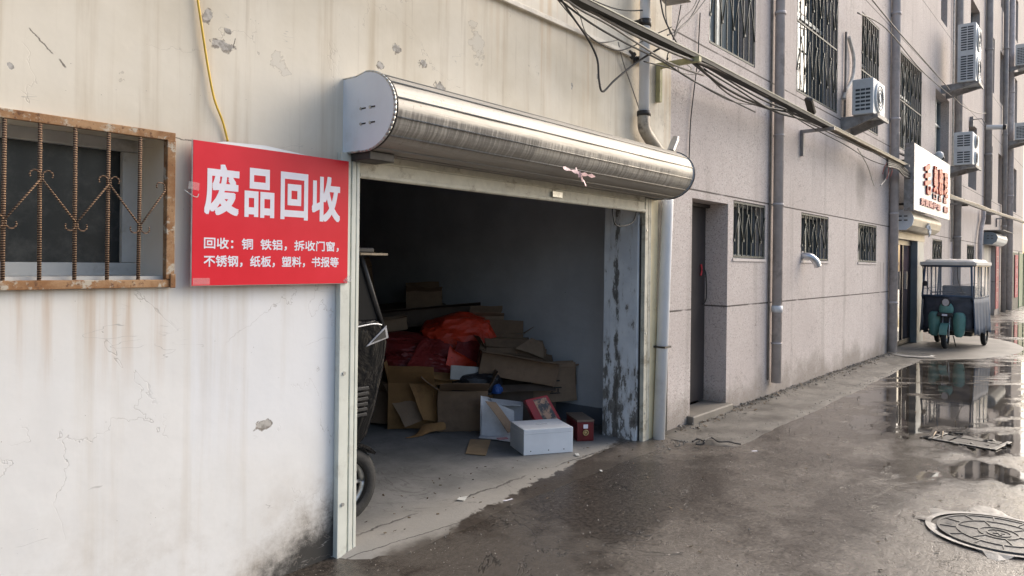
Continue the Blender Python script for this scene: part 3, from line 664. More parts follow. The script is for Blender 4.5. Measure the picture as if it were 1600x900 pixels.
# rusty grille over the left window
gr = thing('window_grille', 'rusty rebar grille with scrolled zigzag bars over the window at left', 'grille', (1.08, -.03, 1.43))
GX0, GX1, GZ0, GZ1 = .585, 1.548, 1.425, 2.105
o_ = Vector((1.08, -.03, 1.43))
def loc(mb): return mb.xf(Matrix.Translation(-o_))
mb = MB(); t = .036
mb.box((GX0, -.028, GZ0), (GX1, .008, GZ0 + t)); mb.box((GX0, -.028, GZ1 - t), (GX1, .008, GZ1)); mb.box((GX1 - t, -.03, GZ0 + t), (GX1, .01, GZ1 - t)); mb.box((GX0, -.03, GZ0 + t), (GX0 + t, .01, GZ1 - t))
for v in mb.bm.verts: v.co += Vector((random.uniform(-.002, .002), 0, random.uniform(-.002, .002)))
mb.box((GX1 - .02, -.035, GZ0 - .002), (GX1 + .004, -.029, GZ0 + .06))
obj('frame', loc(mb), 'rust', gr, bevel=.004)
bx = [.782, .906, 1.027, 1.151, 1.273, 1.398]
for i, x in enumerate(bx):
    mb = MB().cyl((x, -.018, GZ0 + .03), (x + random.uniform(-.003, .003), -.018, GZ1 - .03), .0075, n=10)
    obj('bar', loc(mb), 'rebar', gr)
hi, lo = 1.855, 1.688
kn = [(.66, hi), (.782, hi), (.906, lo), (1.027, hi), (1.151, lo), (1.273, hi), (1.398, lo), (1.505, hi - .005)]
def scroll(x, z, sx, sz):
    pts = []
    for k in range(9):
        a = R(-60 + k * 34); rr = .021 * (1 - k * .035)
        pts.append((x + sx * (.020 - rr * math.cos(a) * 1.0 + .004), -.03, z + sz * (rr * math.sin(a) + .012)))
    return pts
for (xa, za), (xb, zb) in zip(kn[1:], kn[2:]):
    mb = MB().tube([(xa, -.03, za), (xb, -.03, zb)], .0038, n=6, sub=1)
    s1 = 1 if za > zb else -1
    mb.tube([(xa, -.03, za)] + scroll(xa, za, 1, s1)[1:], .003, n=6, sub=2)
    mb.tube([(xb, -.03, zb)] + scroll(xb, zb, -1, -s1)[1:], .003, n=6, sub=2)
    obj('scroll', loc(mb), 'rebar', gr)

# ================================================================== GREY BUILDING
gb = thing('grey_building', 'long pinkish grey stucco building with pipes and barred windows receding down the lane', 'building', (6.2, 0, 0))
OFF = Vector((6.2, 0, 0))
def gobj(name, mb, mat, parent=gb, **k):
    mb.xf(Matrix.Translation(-OFF)); return obj(name, mb, mat, parent, **k)
low = [(7.66, 8.59, 1.63, 2.262), (9.86, 11.03, 1.63, 2.262), (12.58, 13.73, 1.63, 2.262), (18.62, 19.78, 1.63, 2.21), (21.42, 22.05, 1.63, 2.21), (23.43, 24.7, 1.63, 2.21), (31.1, 31.7, 1.63, 2.21)]
mid = [(7.0, 8.22), (9.6, 11.38), (12.66, 13.76), (15.3, 17.3)]
mid2 = [(18.78, 20.5, 3.8, 5.6), (21.62, 22.25, 3.8, 5.6), (23.5, 24.98, 3.8, 5.6), (27.15, 28.4, 3.8, 5.52), (29.85, 30.95, 3.8, 5.5), (32.8, 33.4, 3.8, 5.5), (34.35, 35.6, 3.8, 5.5)]
thr = [(7.0, 8.22), (9.6, 11.38), (12.66, 13.76), (15.3, 17.3), (19.3, 20.1), (22.03, 22.5), (23.6, 25.3), (27.4, 28.6), (30.05, 31.3), (34.4, 35.5)]
hl = list(low) + [(a, b, 3.805, 5.66) for a, b in mid] + mid2 + [(a, b, 7.28, 9.05) for a, b in thr] + [(a, b, 10.55, 12.2) for a, b in thr]
DOOR = (6.665, 7.52, .04, 2.208); SHOP = (15.0, 17.6, -.5, 2.2); SH3 = (26.75, 29.3, -.5, 2.4)
hl += [DOOR, SHOP, SH3]
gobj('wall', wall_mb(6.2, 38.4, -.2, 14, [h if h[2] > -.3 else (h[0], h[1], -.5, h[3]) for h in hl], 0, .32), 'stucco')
mb = MB(); mb.box((6.2, 8.75, -.1), (38.4, 9, 14)); mb.box((38.15, .32, -.1), (38.4, 8.75, 14)); mb.box((6.2, .32, 6.76), (6.45, 8.75, 14)); gobj('rear_wall', mb, 'stucco')
gobj('roof', MB().box((6.1, -.1, 14), (38.5, 9.1, 14.2)), 'roofing')
gobj('inner_floor', MB().box((6.3, 1.8, -.1), (38.1, 1.95, 13.9)), 'ceiling')
def grille_mb(x0, x1, z0, z1, n, y=.012, zig=True, rows=1):
    mb = MB()
    for i in range(n + 1):
        x = x0 + (x1 - x0) * i / n
        mb.box((x - .008, y - .006, z0), (x + .008, y + .006, z1))
    for k in range(rows + 1):
        z = z0 + (z1 - z0) * k / rows
        mb.box((x0, y - .009, z - .011), (x1, y + .009, z + .011))
    if zig:
        for rr in range(rows):
            za = z0 + (z1 - z0) * rr / rows; zb = z0 + (z1 - z0) * (rr + 1) / rows; q = zb - za
            for i in range(n):
                xa = x0 + (x1 - x0) * i / n; xb = x0 + (x1 - x0) * (i + 1) / n
                h1, h2 = za + q * .30, za + q * .78
                if i % 2: h1, h2 = h2, h1
                mb.tube([(xa, y - .014, h1), (xb, y - .014, h2)], .008, n=4, sub=1)
                mb.obox((xa, y - .016, h1), (.035, .014, .03))
    return mb
def gwin(x0, x1, z0, z1, grill=0, glass='glass', rows=1, split=True):
    yg = .17 if z1 < 3 else .22
    w_ = gobj('window', MB().box((x0, yg, z0), (x1, yg + .006, z1)), glass)
    fr = MB(); t = .045
    fr.box((x0, yg - .04, z0), (x1, yg - .001, z0 + t)); fr.box((x0, yg - .04, z1 - t), (x1, yg - .001, z1)); fr.box((x0, yg - .04, z0 + t), (x0 + t, yg - .001, z1 - t)); fr.box((x1 - t, yg - .04, z0 + t), (x1, yg - .001, z1 - t))
    if split:
        k = 3 if x1 - x0 > 1.5 else 2
        for i in range(1, k): c_ = x0 + (x1 - x0) * i / k; fr.box((c_ - .025, yg - .038, z0 + t), (c_ + .025, yg - .001, z1 - t))
    if z1 - z0 > 1.5: fr.box((x0 + t, yg - .037, z0 + 1.15), (x1 - t, yg - .001, z0 + 1.2))
    gobj('frame', fr, 'alu', w_)
    if grill: gobj('grille', grille_mb(x0 + .02, x1 - .02, z0 + .02, z1 - .02, grill, rows=rows), 'grille', w_)
    if z1 < 3 and x0 < 15: gobj('sill', MB().box((x0 - .02, -.012, z0 - .03), (x1 + .02, .12, z0 - .001)), 'pipegrey', w_)
    return w_
for h in low[:3]: gwin(*h, grill=7)
for h in low[3:]: gwin(*h, grill=7)
for (a, b), gl in zip(mid, ('curtglass', 'glass', 'glass', 'glass')): gwin(a, b, 3.805, 5.66, grill=8 if b - a < 1.5 else 11, rows=2, glass=gl)
for h in mid2: gwin(*h, glass='glass')
gwin_n = [gwin(a, b, 7.28, 9.05) for a, b in thr]
for a, b in thr: gwin(a, b, 10.55, 12.2)
# far-side curtain in the first upper window
# iron door
dr = gobj('door', MB().box((6.67, .25, .10), (7.515, .29, 2.205)), 'irondoor', bevel=.004)
mb = MB()
mb.tube([(7.395, .235, 1.50), (7.42, .20, 1.47), (7.43, .195, 1.2), (7.39, .22, 1.13)], .007, n=6)
gobj('handle', mb, 'darkmetal', dr)
mb = MB(); mb.obox((6.93, .246, 1.80), (.10, .006, .035)); mb.obox((6.945, .245, 1.765), (.05, .006, .05)); gobj('sticker', mb, plain('orange_sticker', (.55, .22, .13), .6), dr)
mb = MB(); mb.tube([(7.385, .238, 1.56), (7.40, .235, 1.50), (7.375, .235, 1.44)], .010, n=6); gobj('red_ribbon', mb, plain('red_ribbon', (.55, .04, .05), .6), dr)
mb = MB(); mb.box((6.67, .20, .1), (6.70, .249, 2.205)); mb.box((6.67, .20, 2.17), (7.515, .249, 2.205)); gobj('door_frame', mb, 'irondoor', dr)
gobj('door_step', MB().box((6.60, -.07, -.02), (7.56, .245, .085)), 'patch', bevel=.012)
# shop front
sf = gobj('shop_front', MB().box((15.0, .9, -.1), (17.6, .92, 2.2)), 'black')
mb = MB()
for x in (15.05, 15.5, 16.2, 16.9): mb.box((x, .10, .03), (x + .07, .16, 2.2))
mb.box((15.0, .09, 2.0), (16.97, .15, 2.2)); mb.box((15.0, .09, .03), (16.97, .15, .12)); mb.box((15.12, .11, 1.05), (15.5, .14, 1.10))
gobj('shop_frame', mb, 'shopframe', sf)
gobj('shop_glass', MB().box((15.1, .125, .1), (16.95, .131, 2.02)), 'shopglass', sf)
gobj('shutter_guide', MB().box((16.97, -.02, .0), (17.6, .12, 2.2)), 'steelblue', sf, bevel=.01)
mb = MB(); mb.box((15.0, -.03, 2.1), (17.6, .08, 2.24)); gobj('shutter_bar', mb, 'oldcream', sf)
mb = MB(); mb.obox((15.85, .09, 1.3), (.03, .05, .35)); mb.obox((16.45, .09, 1.3), (.03, .05, .35)); gobj('handle', mb, 'bolt', sf)
# third shop: closed pale roll shutter
s3 = gobj('closed_shutter', MB().box((26.75, .1, -.1), (28.6, .14, 2.4)), 'palewall')
mb = MB(); mb.box((28.6, .1, -.1), (29.3, .16, 2.4)); gobj('brown_panel', mb, 'pipedark', s3)

# ================================================================== ROLLER SHUTTER
def arc_profile(n, y0, yd, zc, zh):
    """D-shaped section: flat against the wall, bulging to -y"""
    pts = [(0.0, zc + zh * .93)]
    for i in range(n + 1):
        a = R(100 - i * 200 / n)
        pts.append((y0 - yd * math.cos(a) , zc + zh * math.sin(a)))
    pts.append((0.0, zc - zh * .98))
    return pts
rs = thing('roller_shutter', 'large stainless roller shutter housing with white end plate above the garage opening', 'shutter', (4.2, 0, 0))
RO = Vector((4.2, 0, 0))
def robj(name, mb, mat, parent=rs, **k):
    mb.xf(Matrix.Translation(-RO)); return obj(name, mb, mat, parent, **k)
zc, zh = 2.335, .20
prof = arc_profile(7, -.17, .235, zc, zh)
mb = MB()
XL, XR = 2.468, 5.855
A = [(y, z) for y, z in prof]
outer = A[1:-1]
# slats follow the facets; each one sags a little and has a raised seam
for i in range(len(outer) - 1):
    (y0, z0), (y1, z1) = outer[i], outer[i + 1]
    nrm = Vector((0, z0 - z1, y1 - y0)).normalized() * (-1)
    if nrm.y > 0: nrm = -nrm
    N_ = 24; rows_ = []
    for k in range(5):
        t = k / 4; bulge = .010 * math.sin(math.pi * t)
        rows_.append([mb.bm.verts.new((XL + .02 + (XR - XL - .04) * j / N_, y0 + (y1 - y0) * t + nrm.y * bulge + .0015 * math.sin(j * .9 + i), z0 + (z1 - z0) * t + nrm.z * bulge)) for j in range(N_ + 1)])
    for a, b in zip(rows_, rows_[1:]):
        for j in range(N_): mb.bm.faces.new((a[j], a[j + 1], b[j + 1], b[j])).smooth = True
mb.quad((XL + .02, -.002, A[0][1] ), (XR - .02, -.002, A[0][1]), (XR - .02, outer[0][0], outer[0][1]), (XL + .02, outer[0][0], outer[0][1]))
mb.quad((XL + .02, -.002, A[-1][1]), (XR - .02, -.002, A[-1][1]), (XR - .02, outer[-1][0], outer[-1][1]), (XL + .02, outer[-1][0], outer[-1][1]))
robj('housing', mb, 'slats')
mb = MB()
for i in range(1, len(outer)):
    y, z = outer[i]
    d = Vector((0, y + .17, z - zc)).normalized() * .004
    mb.tube([(XL + .02, y + d.y, z + d.z), (XR - .02, y + d.y, z + d.z)], .0042, n=6, sub=1)
robj('seam', mb, 'slats')
fine = arc_profile(28, -.17, .243, zc, zh + .006)
fine = [(0.0, fine[0][1])] + [(-.10, zc + zh * .95)] + fine[3:-1] + [(0.0, zc - zh - .006)]
ep = robj('end_plate', MB().prism(fine, XL, XL + .012, 0), 'whitepanel')
robj('end_plate', MB().prism(fine, XR - .012, XR, 0), 'whitepanel')
mb = MB()
for a, b in zip(fine, fine[1:]):
    mb.tube([(XL + .006, a[0], a[1]), (XL + .006, b[0], b[1])], .008, n=5, sub=1)
robj('rim', mb, 'bolt', ep)
for xx, rr in ((XL + .022, .0055), (XR - .004, .007)): robj('gasket', MB().tube([(xx, a[0], a[1]) for a in fine], rr, n=5, sub=1), 'darkmetal')
mb = MB()
for y, z in ((-.16, 2.35), (-.235, 2.35), (-.16, 2.27), (-.235, 2.27)): mb.box((XL - .0015, y - .03, z - .004), (XL - .0002, y + .012, z + .004))
robj('slot', mb, 'black', ep)
for y, z in ((-.16, 2.35), (-.235, 2.35), (-.16, 2.27), (-.235, 2.27)): robj('bolt', MB().cyl((XL - .006, y + .008, z), (XL, y + .008, z), .008, n=8), 'bolt', ep)
robj('motor_bracket', MB().box((2.49, -.20, 2.085), (2.66, -.045, 2.13)), 'darkmetal', bevel=.004)
# bottom bar of the raised shutter and lintel beam
mb = MB(); mb.box((2.557, -.035, 2.005), (5.679, -.004, 2.14)); mb.box((2.557, -.042, 2.01), (5.679, -.036, 2.03)); mb.box((2.557, -.055, 2.095), (5.679, -.036, 2.102))
bb = robj('bottom_bar', mb, 'beam', bevel=.003)
robj('lock', MB().box((4.30, -.055, 2.035), (4.42, -.043, 2.075)), 'bolt', bb)
def rail(x0, x1, yf=-.082, m_='rail'):
    mb = MB(); w_ = x1 - x0
    mb.box((x0, yf, -.10), (x0 + w_ * .50, -.003, 2.13)); mb.box((x0 + w_ * .50, yf + .009, -.10), (x0 + w_ * .58, -.003, 2.13)); mb.box((x0 + w_ * .58, yf, -.10), (x0 + w_ * .80, -.003, 2.13)); mb.box((x0 + w_ * .80, yf + .006, -.10), (x0 + w_ * .84, -.003, 2.13)); mb.box((x0 + w_ * .84, yf, -.10), (x1, -.003, 2.13))
    g_ = robj('guide_rail', mb, m_, bevel=.003)
    for z in (.25, .95, 1.85):
        robj('bolt', MB().cyl((x0 + w_ * .25, yf - .006, z), (x0 + w_ * .25, yf, z), .010, n=10), 'bolt', g_)
    return g_
rail(2.432, 2.556, yf=-.040); rail(5.68, 5.785, yf=-.040, m_='beam')
robj('yellow_board', MB().box((5.79, -.030, -.05), (5.925, -.003, 2.13)), 'railcream', bevel=.003)
mb = MB(); mb.tube([at(957, 326, -.01), at(961, 350, -.03), at(975, 353, -.03), at(990, 345, -.02), at(996, 322, -.01)], .006, n=6); robj('power_cable', mb, 'cable')

t = obj('plastic_scrap', MB().quad((0, 0, 0), (.02, 0, 0), (.02, 0, .01)).quad((0, 0, 0), (.01, 0, 0), (0, 0, .02)), 'litter')
bpy.data.objects.remove(t)
# torn pink tape under the housing
mb = MB(); P0 = at(880, 262, -.40); P1 = at(930, 276, -.40)
random.seed(5)
def ribbon(mb, pts, w_, tw=.3, n=14):
    pts = [Vector(p) for p in pts]; prev = None
    for i in range(n + 1):
        t = i / n * (len(pts) - 1); k = min(int(t), len(pts) - 2); p = pts[k].lerp(pts[k + 1], t - k)
        a = tw * i; d = Vector((math.sin(a) * .3, .3 * math.cos(a), 1)).normalized() * w_ * (.6 + .4 * math.sin(i * 1.7)) * .5
        cur = (mb.bm.verts.new(p - d), mb.bm.verts.new(p + d))
        if prev: mb.bm.faces.new((prev[0], cur[0], cur[1], prev[1]))
        prev = cur
ribbon(mb, [P0, (P0 + P1) / 2 + Vector((0, -.02, -.012)), P1], .03)
ribbon(mb, [at(900, 265, -.41), at(908, 276, -.42), at(916, 290, -.41)], .05, .5)
tp = obj('torn_tape', mb, plain('pink_white_tape', (.66, .42, .42), .4, var=.35, scale=60)); so = tp.modifiers.new('s', 'SOLIDIFY'); so.thickness = .0015
tag(tp, 'torn pink and white tape scrap hanging from the steel shutter housing', 'tape')

# ================================================================== RED BOARD
bo = thing('sign_board', 'red recycling board with large white Chinese characters beside the garage', 'sign', (2.065, -.02, 1.43))
bo.location = (2.039, -.043, 1.4315); bo.scale = (.988, 1, .988)
BO = Vector((2.065, -.02, 1.43)); BM_ = Matrix.Translation(-BO)
board = obj('board', MB().box((1.636, -.028, 1.4305), (2.502, -.018, 2.088)).xf(BM_), 'red', bo, bevel=.001)
mb = MB(); mb.box((1.6335, -.0265, 1.4285), (2.5035, -.0175, 1.4303)); mb.box((1.6335, -.0265, 2.0882), (2.5035, -.0175, 2.0895)); mb.box((1.6335, -.0265, 1.4304), (1.6358, -.0175, 2.0881)); mb.box((2.5022, -.0265, 1.4304), (2.5035, -.0175, 2.0881))
obj('edge', mb.xf(BM_), 'boardedge', board)
bigs = [('废', 1.690, 1.862), ('品', 1.890, 2.050), ('回', 2.085, 2.245), ('收', 2.268, 2.447)]
for ch, a, b in bigs:
    obj('lettering', text_mb(ch, a, b, 1.755, 1.992, offset=.0082, y=-.0285, depth=.001).xf(BM_), 'letter', board)
obj('lettering', text_mb('回收：铜  铁铝，拆收门窗，', 1.691, 2.441, 1.598, 1.652, offset=.0015, y=-.0285, depth=.001).xf(BM_), 'letter', board)
obj('lettering', text_mb('不锈钢，纸板，塑料，书报等', 1.691, 2.441, 1.515, 1.570, offset=.0015, y=-.0285, depth=.001).xf(BM_), 'letter', board)
for c_, z_, r_ in (((1.64, -.031, 1.88), (.05, .0012, .035), .1), ((2.50, -.031, 1.45), (.05, .0012, .03), -.7), ((1.68, -.031, 1.45), (.08, .001, .03), 0)): obj('clear_tape', MB().obox(c_, z_, (0, r_, 0)).xf(BM_), 'tape', bo)
mb = MB(); mb.tube([(2.49, -.03, 1.45), (2.50, -.045, 1.435), (2.515, -.04, 1.45), (2.51, -.035, 1.47)], .002, n=5); mb.tube([(1.60, -.02, 1.86), (1.625, -.045, 1.835), (1.65, -.04, 1.83), (1.66, -.035, 1.845)], .002, n=5); obj('string', mb.xf(BM_), 'litter', bo)
mb = MB(); mb.prism([(1.715, 2.081), (2.18, 2.081), (2.20, 2.085), (1.98, 2.103), (1.76, 2.093)], -.045, -.035, 1)
tag(obj('white_strip', mb, 'whitesheet'), 'thin white plastic strip tucked behind the top edge of the red board', 'strip')
yc = MB().tube([at(300, -60, -.015), at(309, 0, -.015), at(318, 60, -.02), at(325, 105, -.015), at(335, 155, -.02), at(348, 190, -.015), at(356, 221, -.012)], .0055, n=8)
tag(obj('yellow_cable', yc, 'yellow'), 'bright yellow cable hanging down the cream wall to the red board', 'cable')

# ================================================================== PIPES
def pipe(name, pts, r, mat, label, bands=(), n=16, sub=1, group=None):
    t = thing(name, label, 'pipe', tuple(pts[-1]), group=group)
    O = Vector(pts[-1])
    obj('pipe', MB().tube([Vector(p) - O for p in pts], r, n=n, sub=sub), mat, t)
    for b in bands:
        z, m_, h = b[:3]; x, y = (b[3], b[4]) if len(b) > 3 else (pts[0][0], pts[0][1])
        obj('collar', MB().cyl(Vector((x, y, z)) - O, Vector((x, y, z + h)) - O, r * 1.13, n=n), mat if m_ is None else m_, t)
    return t
e = at(1007, 185, -.09)
xw = 5.55
up_p = [(xw, -.085, 6.55), (xw, -.085, e.z + .02)]
t = thing('drain_pipe', 'white plastic downpipe high on the cream wall above the shutter end', 'pipe', (xw, -.085, 6.55))
O = Vector((xw, -.085, 6.55))
obj('pipe', MB().tube([Vector(p) - O for p in up_p], .045, n=16, sub=1), 'pvcwhite', t)
zb = e.z
obj('elbow', MB().tube([Vector(p) - O for p in ((xw, -.085, zb + .03), (xw, -.085, zb - .06), (xw + .06, -.085, zb - .13), (xw + .30, -.085, zb - .27), (xw + .52, -.08, zb - .40), (xw + .56, -.07, zb - .52))], .052, n=14, sub=3), 'pvcold', t)
obj('collar', MB().cyl(Vector((xw, -.085, zb + .02)) - O, Vector((xw, -.085, zb + .06)) - O, .06, n=16), 'darkmetal', t)
mb = MB(); mb.cyl(Vector((xw, -.085, 3.58)) - O, Vector((xw, -.085, 3.64)) - O, .055, n=16); mb.box(Vector((xw - .09, -.1, 3.60)) - O, Vector((xw - .04, .0, 3.62)) - O); obj('collar', mb, 'darkmetal', t)
mb = MB(); mb.cyl(Vector((xw + .26, -.085, zb - .26)) - O, Vector((xw + .31, -.085, zb - .30)) - O, .058, n=14)
obj('collar', mb, 'darkmetal', t)
a0, a1 = at(1043, 318, -.08), at(1029, 700, -.085)
t = thing('drain_pipe', 'white downpipe standing beside the right guide rail of the garage', 'pipe', (a1.x, a1.y, -.02))
O = Vector((a1.x, a1.y, -.02))
obj('pipe', MB().tube([Vector((a0.x - .02, -.08, 2.34)) - O, Vector((a0.x, -.08, 2.1)) - O, Vector((0, 0, 0))], .053, n=18, sub=1), 'pvcwhite', t)
pz = Vector((a1.x, a1.y, 0)).lerp(Vector((a0.x, -.08, 2.1)), .39)
obj('strap', MB().box((pz.x - .062, pz.y - .06, pz.z - .008), (pz.x + .062, .0, pz.z + .008)).xf(Matrix.Translation(-O)), 'darkmetal', t)
pipe('drain_pipe', [(8.80, -.075, 13.8), (8.80, -.075, .16)], .058, 'pipegrey', 'grey downpipe with a white band between the first two barred windows', [(1.0, 'paint_white', .08), (.62, None, .02), (2.27, None, .03), (4.55, None, .04), (3.1, None, .02)], group='downpipes on the grey building')
pipe('drain_pipe', [(8.68, -.02, 13.8), (8.68, -.02, .2)], .012, 'cablegrey', 'thin conduit running down beside the white banded grey downpipe', n=8)
pipe('drain_pipe', [(14.62, -.08, 13.8), (14.62, -.08, .03)], .075, 'pipegrey', 'grey downpipe just left of the dark shop front', [(.9, None, .04), (2.5, None, .04), (4.2, None, .05), (6.1, None, .05)], group='downpipes on the grey building')
pipe('drain_pipe', [(21.25, -.09, 13.8), (21.25, -.09, .03)], .085, 'pipedark', 'dark downpipe rising behind the green tricycle cab and lower air conditioner', [(2.3, None, .05), (4.9, None, .05)], group='downpipes on the grey building')
pipe('drain_pipe', [(20.75, -.04, 9.8), (20.75, -.04, 2.2)], .022, 'cablewhite', 'thin pale conduit on the wall behind the stacked air conditioners', n=8)
pipe('drain_pipe', [(25.7, -.1, 3.3), (25.7, -.1, 3.05), (25.25, -.1, 2.7), (25.05, -.1, 2.3), (25.05, -.1, .03)], .06, 'pipegrey', 'grey downpipe with a crooked elbow left of the blue grey shutter box', group='downpipes on the grey building')
pipe('drain_pipe', [(26.55, -.1, 13.8), (26.55, -.1, 2.9)], .095, 'pipedark', 'tall dark downpipe above the far shutter box', [(5.0, None, .06), (8.2, None, .06)], group='downpipes on the grey building')
pipe('drain_pipe', [(30.7, -.1, 13.8), (30.7, -.1, .03)], .08, 'pipedark', 'grey downpipe right of the faded red banner strip', [(3.0, None, .06), (6.2, None, .06), (9.2, None, .06)], group='downpipes on the grey building')
pipe('drain_pipe', [(32.45, -.1, 13.8), (32.45, -.1, .03)], .10, 'pipegrey', 'thick pale downpipe left of the green gate', [(4.2, None, .06), (8.0, None, .06)], group='downpipes on the grey building')

# ================================================================== CABLE TRUNKING AND WIRES
tr = thing('cable_tray', 'long cable trunking carried on brackets across both facades', 'cable tray', (6.2, -.33, 3.36))
TO = Vector((6.2, -.33, 3.36))
def tobj(name, mb, mat, par=tr, **k): return obj(name, mb.xf(Matrix.Translation(-TO)), mat, par, **k)
def traypath(pts, w_, h_, mat, name='channel', lip_=True):
    mb = MB()
    for p, q in zip(pts, pts[1:]):
        p, q = Vector(p), Vector(q)
        d = (q - p); L = d.length; T = Matrix.Translation(p) @ d.to_track_quat('X', 'Z').to_matrix().to_4x4()
        mb.box((0, -w_ / 2, -h_), (L, w_ / 2, -h_ + .004), T)
        mb.box((0, -w_ / 2, -h_ + .004), (L, -w_ / 2 + .004, 0), T); mb.box((0, w_ / 2 - .004, -h_ + .004), (L, w_ / 2, 0), T)
        mb.box((0, -w_ / 2 + .0045, -h_ + .0045), (L, w_ / 2 - .0045, -.010), T)
    ch_ = tobj(name, mb, mat)
    if lip_:
        mb = MB()
        for p, q in zip(pts, pts[1:]):
            p, q = Vector(p), Vector(q); d = q - p; T = Matrix.Translation(p) @ d.to_track_quat('X', 'Z').to_matrix().to_4x4()
            mb.box((0, -w_ / 2 - .004, .001), (d.length, w_ / 2 + .004, .008), T)
        tobj('lid', mb, 'trayedge', ch_).parent = ch_
    return ch_
tz = 3.385
traypath([(-6, -.33, tz - .02), (3.2, -.33, tz - .01), (6.3, -.34, tz)], .085, .034, 'tray')
traypath([(6.301, -.34, tz), (9.9, -.33, tz - .02)], .08, .034, 'tray')
traypath([(9.901, -.33, tz - .02), (12.4, -.33, tz - .025), (14.4, -.30, tz - .02)], .075, .036, 'traybrown')
def bracket(x, ylen, z, mat, drop=.25, t=.03):
    mb = MB(); mb.box((x - t / 2, -t - .002, z - drop), (x + t / 2, -.002, z)); mb.box((x - t / 2, -ylen, z), (x + t / 2, -.002, z + t))
    tobj('bracket', mb, mat)
bracket(5.92, .42, 3.31, plain('yellow_green_bracket', (.42, .40, .22), .6, dirt=((.2, .15, .08), .7)), .30, .045)
bracket(9.8, .42, 3.29, 'bracket', .30, .04); bracket(14.2, .40, 3.30, 'bracket', .2, .04); bracket(2.5, .42, 3.30, 'bracket', .28, .04)
# pipes and cable bundle lying on it and sagging beneath it
wr = thing('cable_bundle', 'tangle of black and grey cables sagging beneath the trunking on the facade', 'cables', (6.2, -.3, 3.3))
WO = Vector((6.2, -.3, 3.3))
def wobj(pts, r, mat, sub=8, par=wr): return obj('cable', MB().tube([Vector(p) - WO for p in pts], r * 1.3, n=6, sub=sub), mat, par)
random.seed(11)
y_ = -.33
wobj([at(868, -14, -.33), at(905, 14, -.35), at(950, 38, -.37), at(1000, 70, -.37), at(1050, 100, -.33), at(1100, 118, -.33)], .007, 'cablegrey')
wobj([at(862, -10, -.3), at(920, 34, -.32), at(975, 66, -.32), at(1035, 96, -.28), at(1090, 130, -.28), at(1180, 175, -.28)], .006, 'cable')
wobj([at(880, -14, -.30), at(940, 27, -.32), at(1002, 60, -.34), at(1060, 86, -.36), at(1130, 112, -.36), at(1200, 150, -.34)], .009, 'cablegrey')
wobj([at(872, -8, -.18), at(896, 28, -.16), at(918, 60, -.15), at(933, 92, -.16), at(936, 125, -.17), at(942, 143, -.18), at(962, 124, -.2), at(1000, 94, -.24), at(1044, 68, -.33)], .0065, 'cable')
wobj([at(862, -12, -.1), at(900, 34, -.06), at(925, 60, -.05), at(960, 78, -.05), at(985, 74, -.06), at(1015, 58, -.12), at(1050, 42, -.2)], .004, 'cable')
wobj([at(905, -10, -.1), at(945, 8, -.1), at(975, 16, -.1), at(1010, 16, -.08)], .004, 'cable')
wobj([at(890, 5, -.08), at(905, 22, -.06), at(915, 50, -.04), at(935, 66, -.04), at(968, 62, -.04)], .003, 'cablegrey')
wobj([at(966, 66, -.03), at(974, 98, -.02), at(985, 130, -.02), at(997, 165, -.02), at(1002, 183, -.02)], .0035, 'cablegrey')
# wires fanning up to the box
wobj([at(1031, -6, -.3), at(1037, 25, -.3), at(1048, 50, -.33), at(1058, 68, -.33)], .005, 'cable'); wobj([at(1040, -6, -.28), at(1041, 28, -.30), at(1047, 52, -.33)], .0035, 'cablegrey')
wobj([at(1097, -8, -.2), at(1080, 26, -.25), at(1060, 46, -.3), at(1043, 55, -.33)], .005, 'cable'); wobj([at(1106, -6, -.18), at(1085, 22, -.22), at(1062, 44, -.3), at(1052, 62, -.33)], .004, 'cable')
wobj([at(1064, 8, -.3), at(1060, 30, -.3), at(1055, 50, -.32), at(1052, 60, -.33)], .004, 'cable'); wobj([at(1091, -6, -.2), at(1082, 14, -.25), at(1063, 33, -.3), at(1053, 56, -.33)], .0035, 'cable')
wobj([at(1044, 90, -.3), at(1041, 100, -.28), at(1045, 80, -.32), at(1056, 66, -.34)], .0035, 'cable')
# long sagging bundles in front of the grey wall
wobj([at(1060, 82, -.30), at(1110, 108, -.28), at(1180, 150, -.24), at(1225, 170, -.26), at(1262, 180, -.3)], .008, 'cable')
wobj([at(1075, 92, -.30), at(1130, 135, -.20), at(1190, 165, -.18), at(1240, 178, -.26), at(1300, 205, -.3), at(1350, 232, -.3), at(1396, 246, -.3)], .010, 'cable')
wobj([at(1085, 95, -.28), at(1140, 148, -.16), at(1200, 170, -.16), at(1250, 186, -.2), at(1310, 214, -.24), at(1370, 240, -.26), at(1400, 250, -.3)], .007, 'cablegrey')
wobj([at(1100, 108, -.25), at(1150, 138, -.2), at(1210, 174, -.2), at(1270, 192, -.24), at(1335, 222, -.2), at(1390, 252, -.25)], .008, 'cable')
wobj([at(1006, 96, -.2), at(1060, 112, -.14), at(1110, 142, -.1), at(1150, 160, -.08), at(1200, 165, -.1)], .004, 'cable')
wobj([at(1225, 172, -.3), at(1270, 200, -.2), at(1320, 226, -.18), at(1360, 250, -.15), at(1397, 262, -.2)], .006, 'cable')
wobj([at(1060, 98, -.2), at(1062, 112, -.1), at(1085, 116, -.08), at(1100, 104, -.15)], .0035, 'cablegrey')
wobj([at(1072, 90, -.2), at(1073, 100, -.2), at(1080, 106, -.2), at(1078, 112, -.15)], .004, 'cablewhite')
wobj([at(1094, 20, -.02), at(1092, 60, -.02), at(1090, 95, -.02), at(1080, 180, -.02), at(1077, 240, -.02), at(1076, 287, -.02)], .0045, 'cable')
wobj([at(1340, 232, -.1), at(1355, 258, -.06), at(1364, 285, -.06), at(1366, 290, -.06)], .006, 'cablewhite'); wobj([at(1394, 262, -.2), at(1384, 280, -.15), at(1376, 290, -.15)], .006, 'cablewhite')
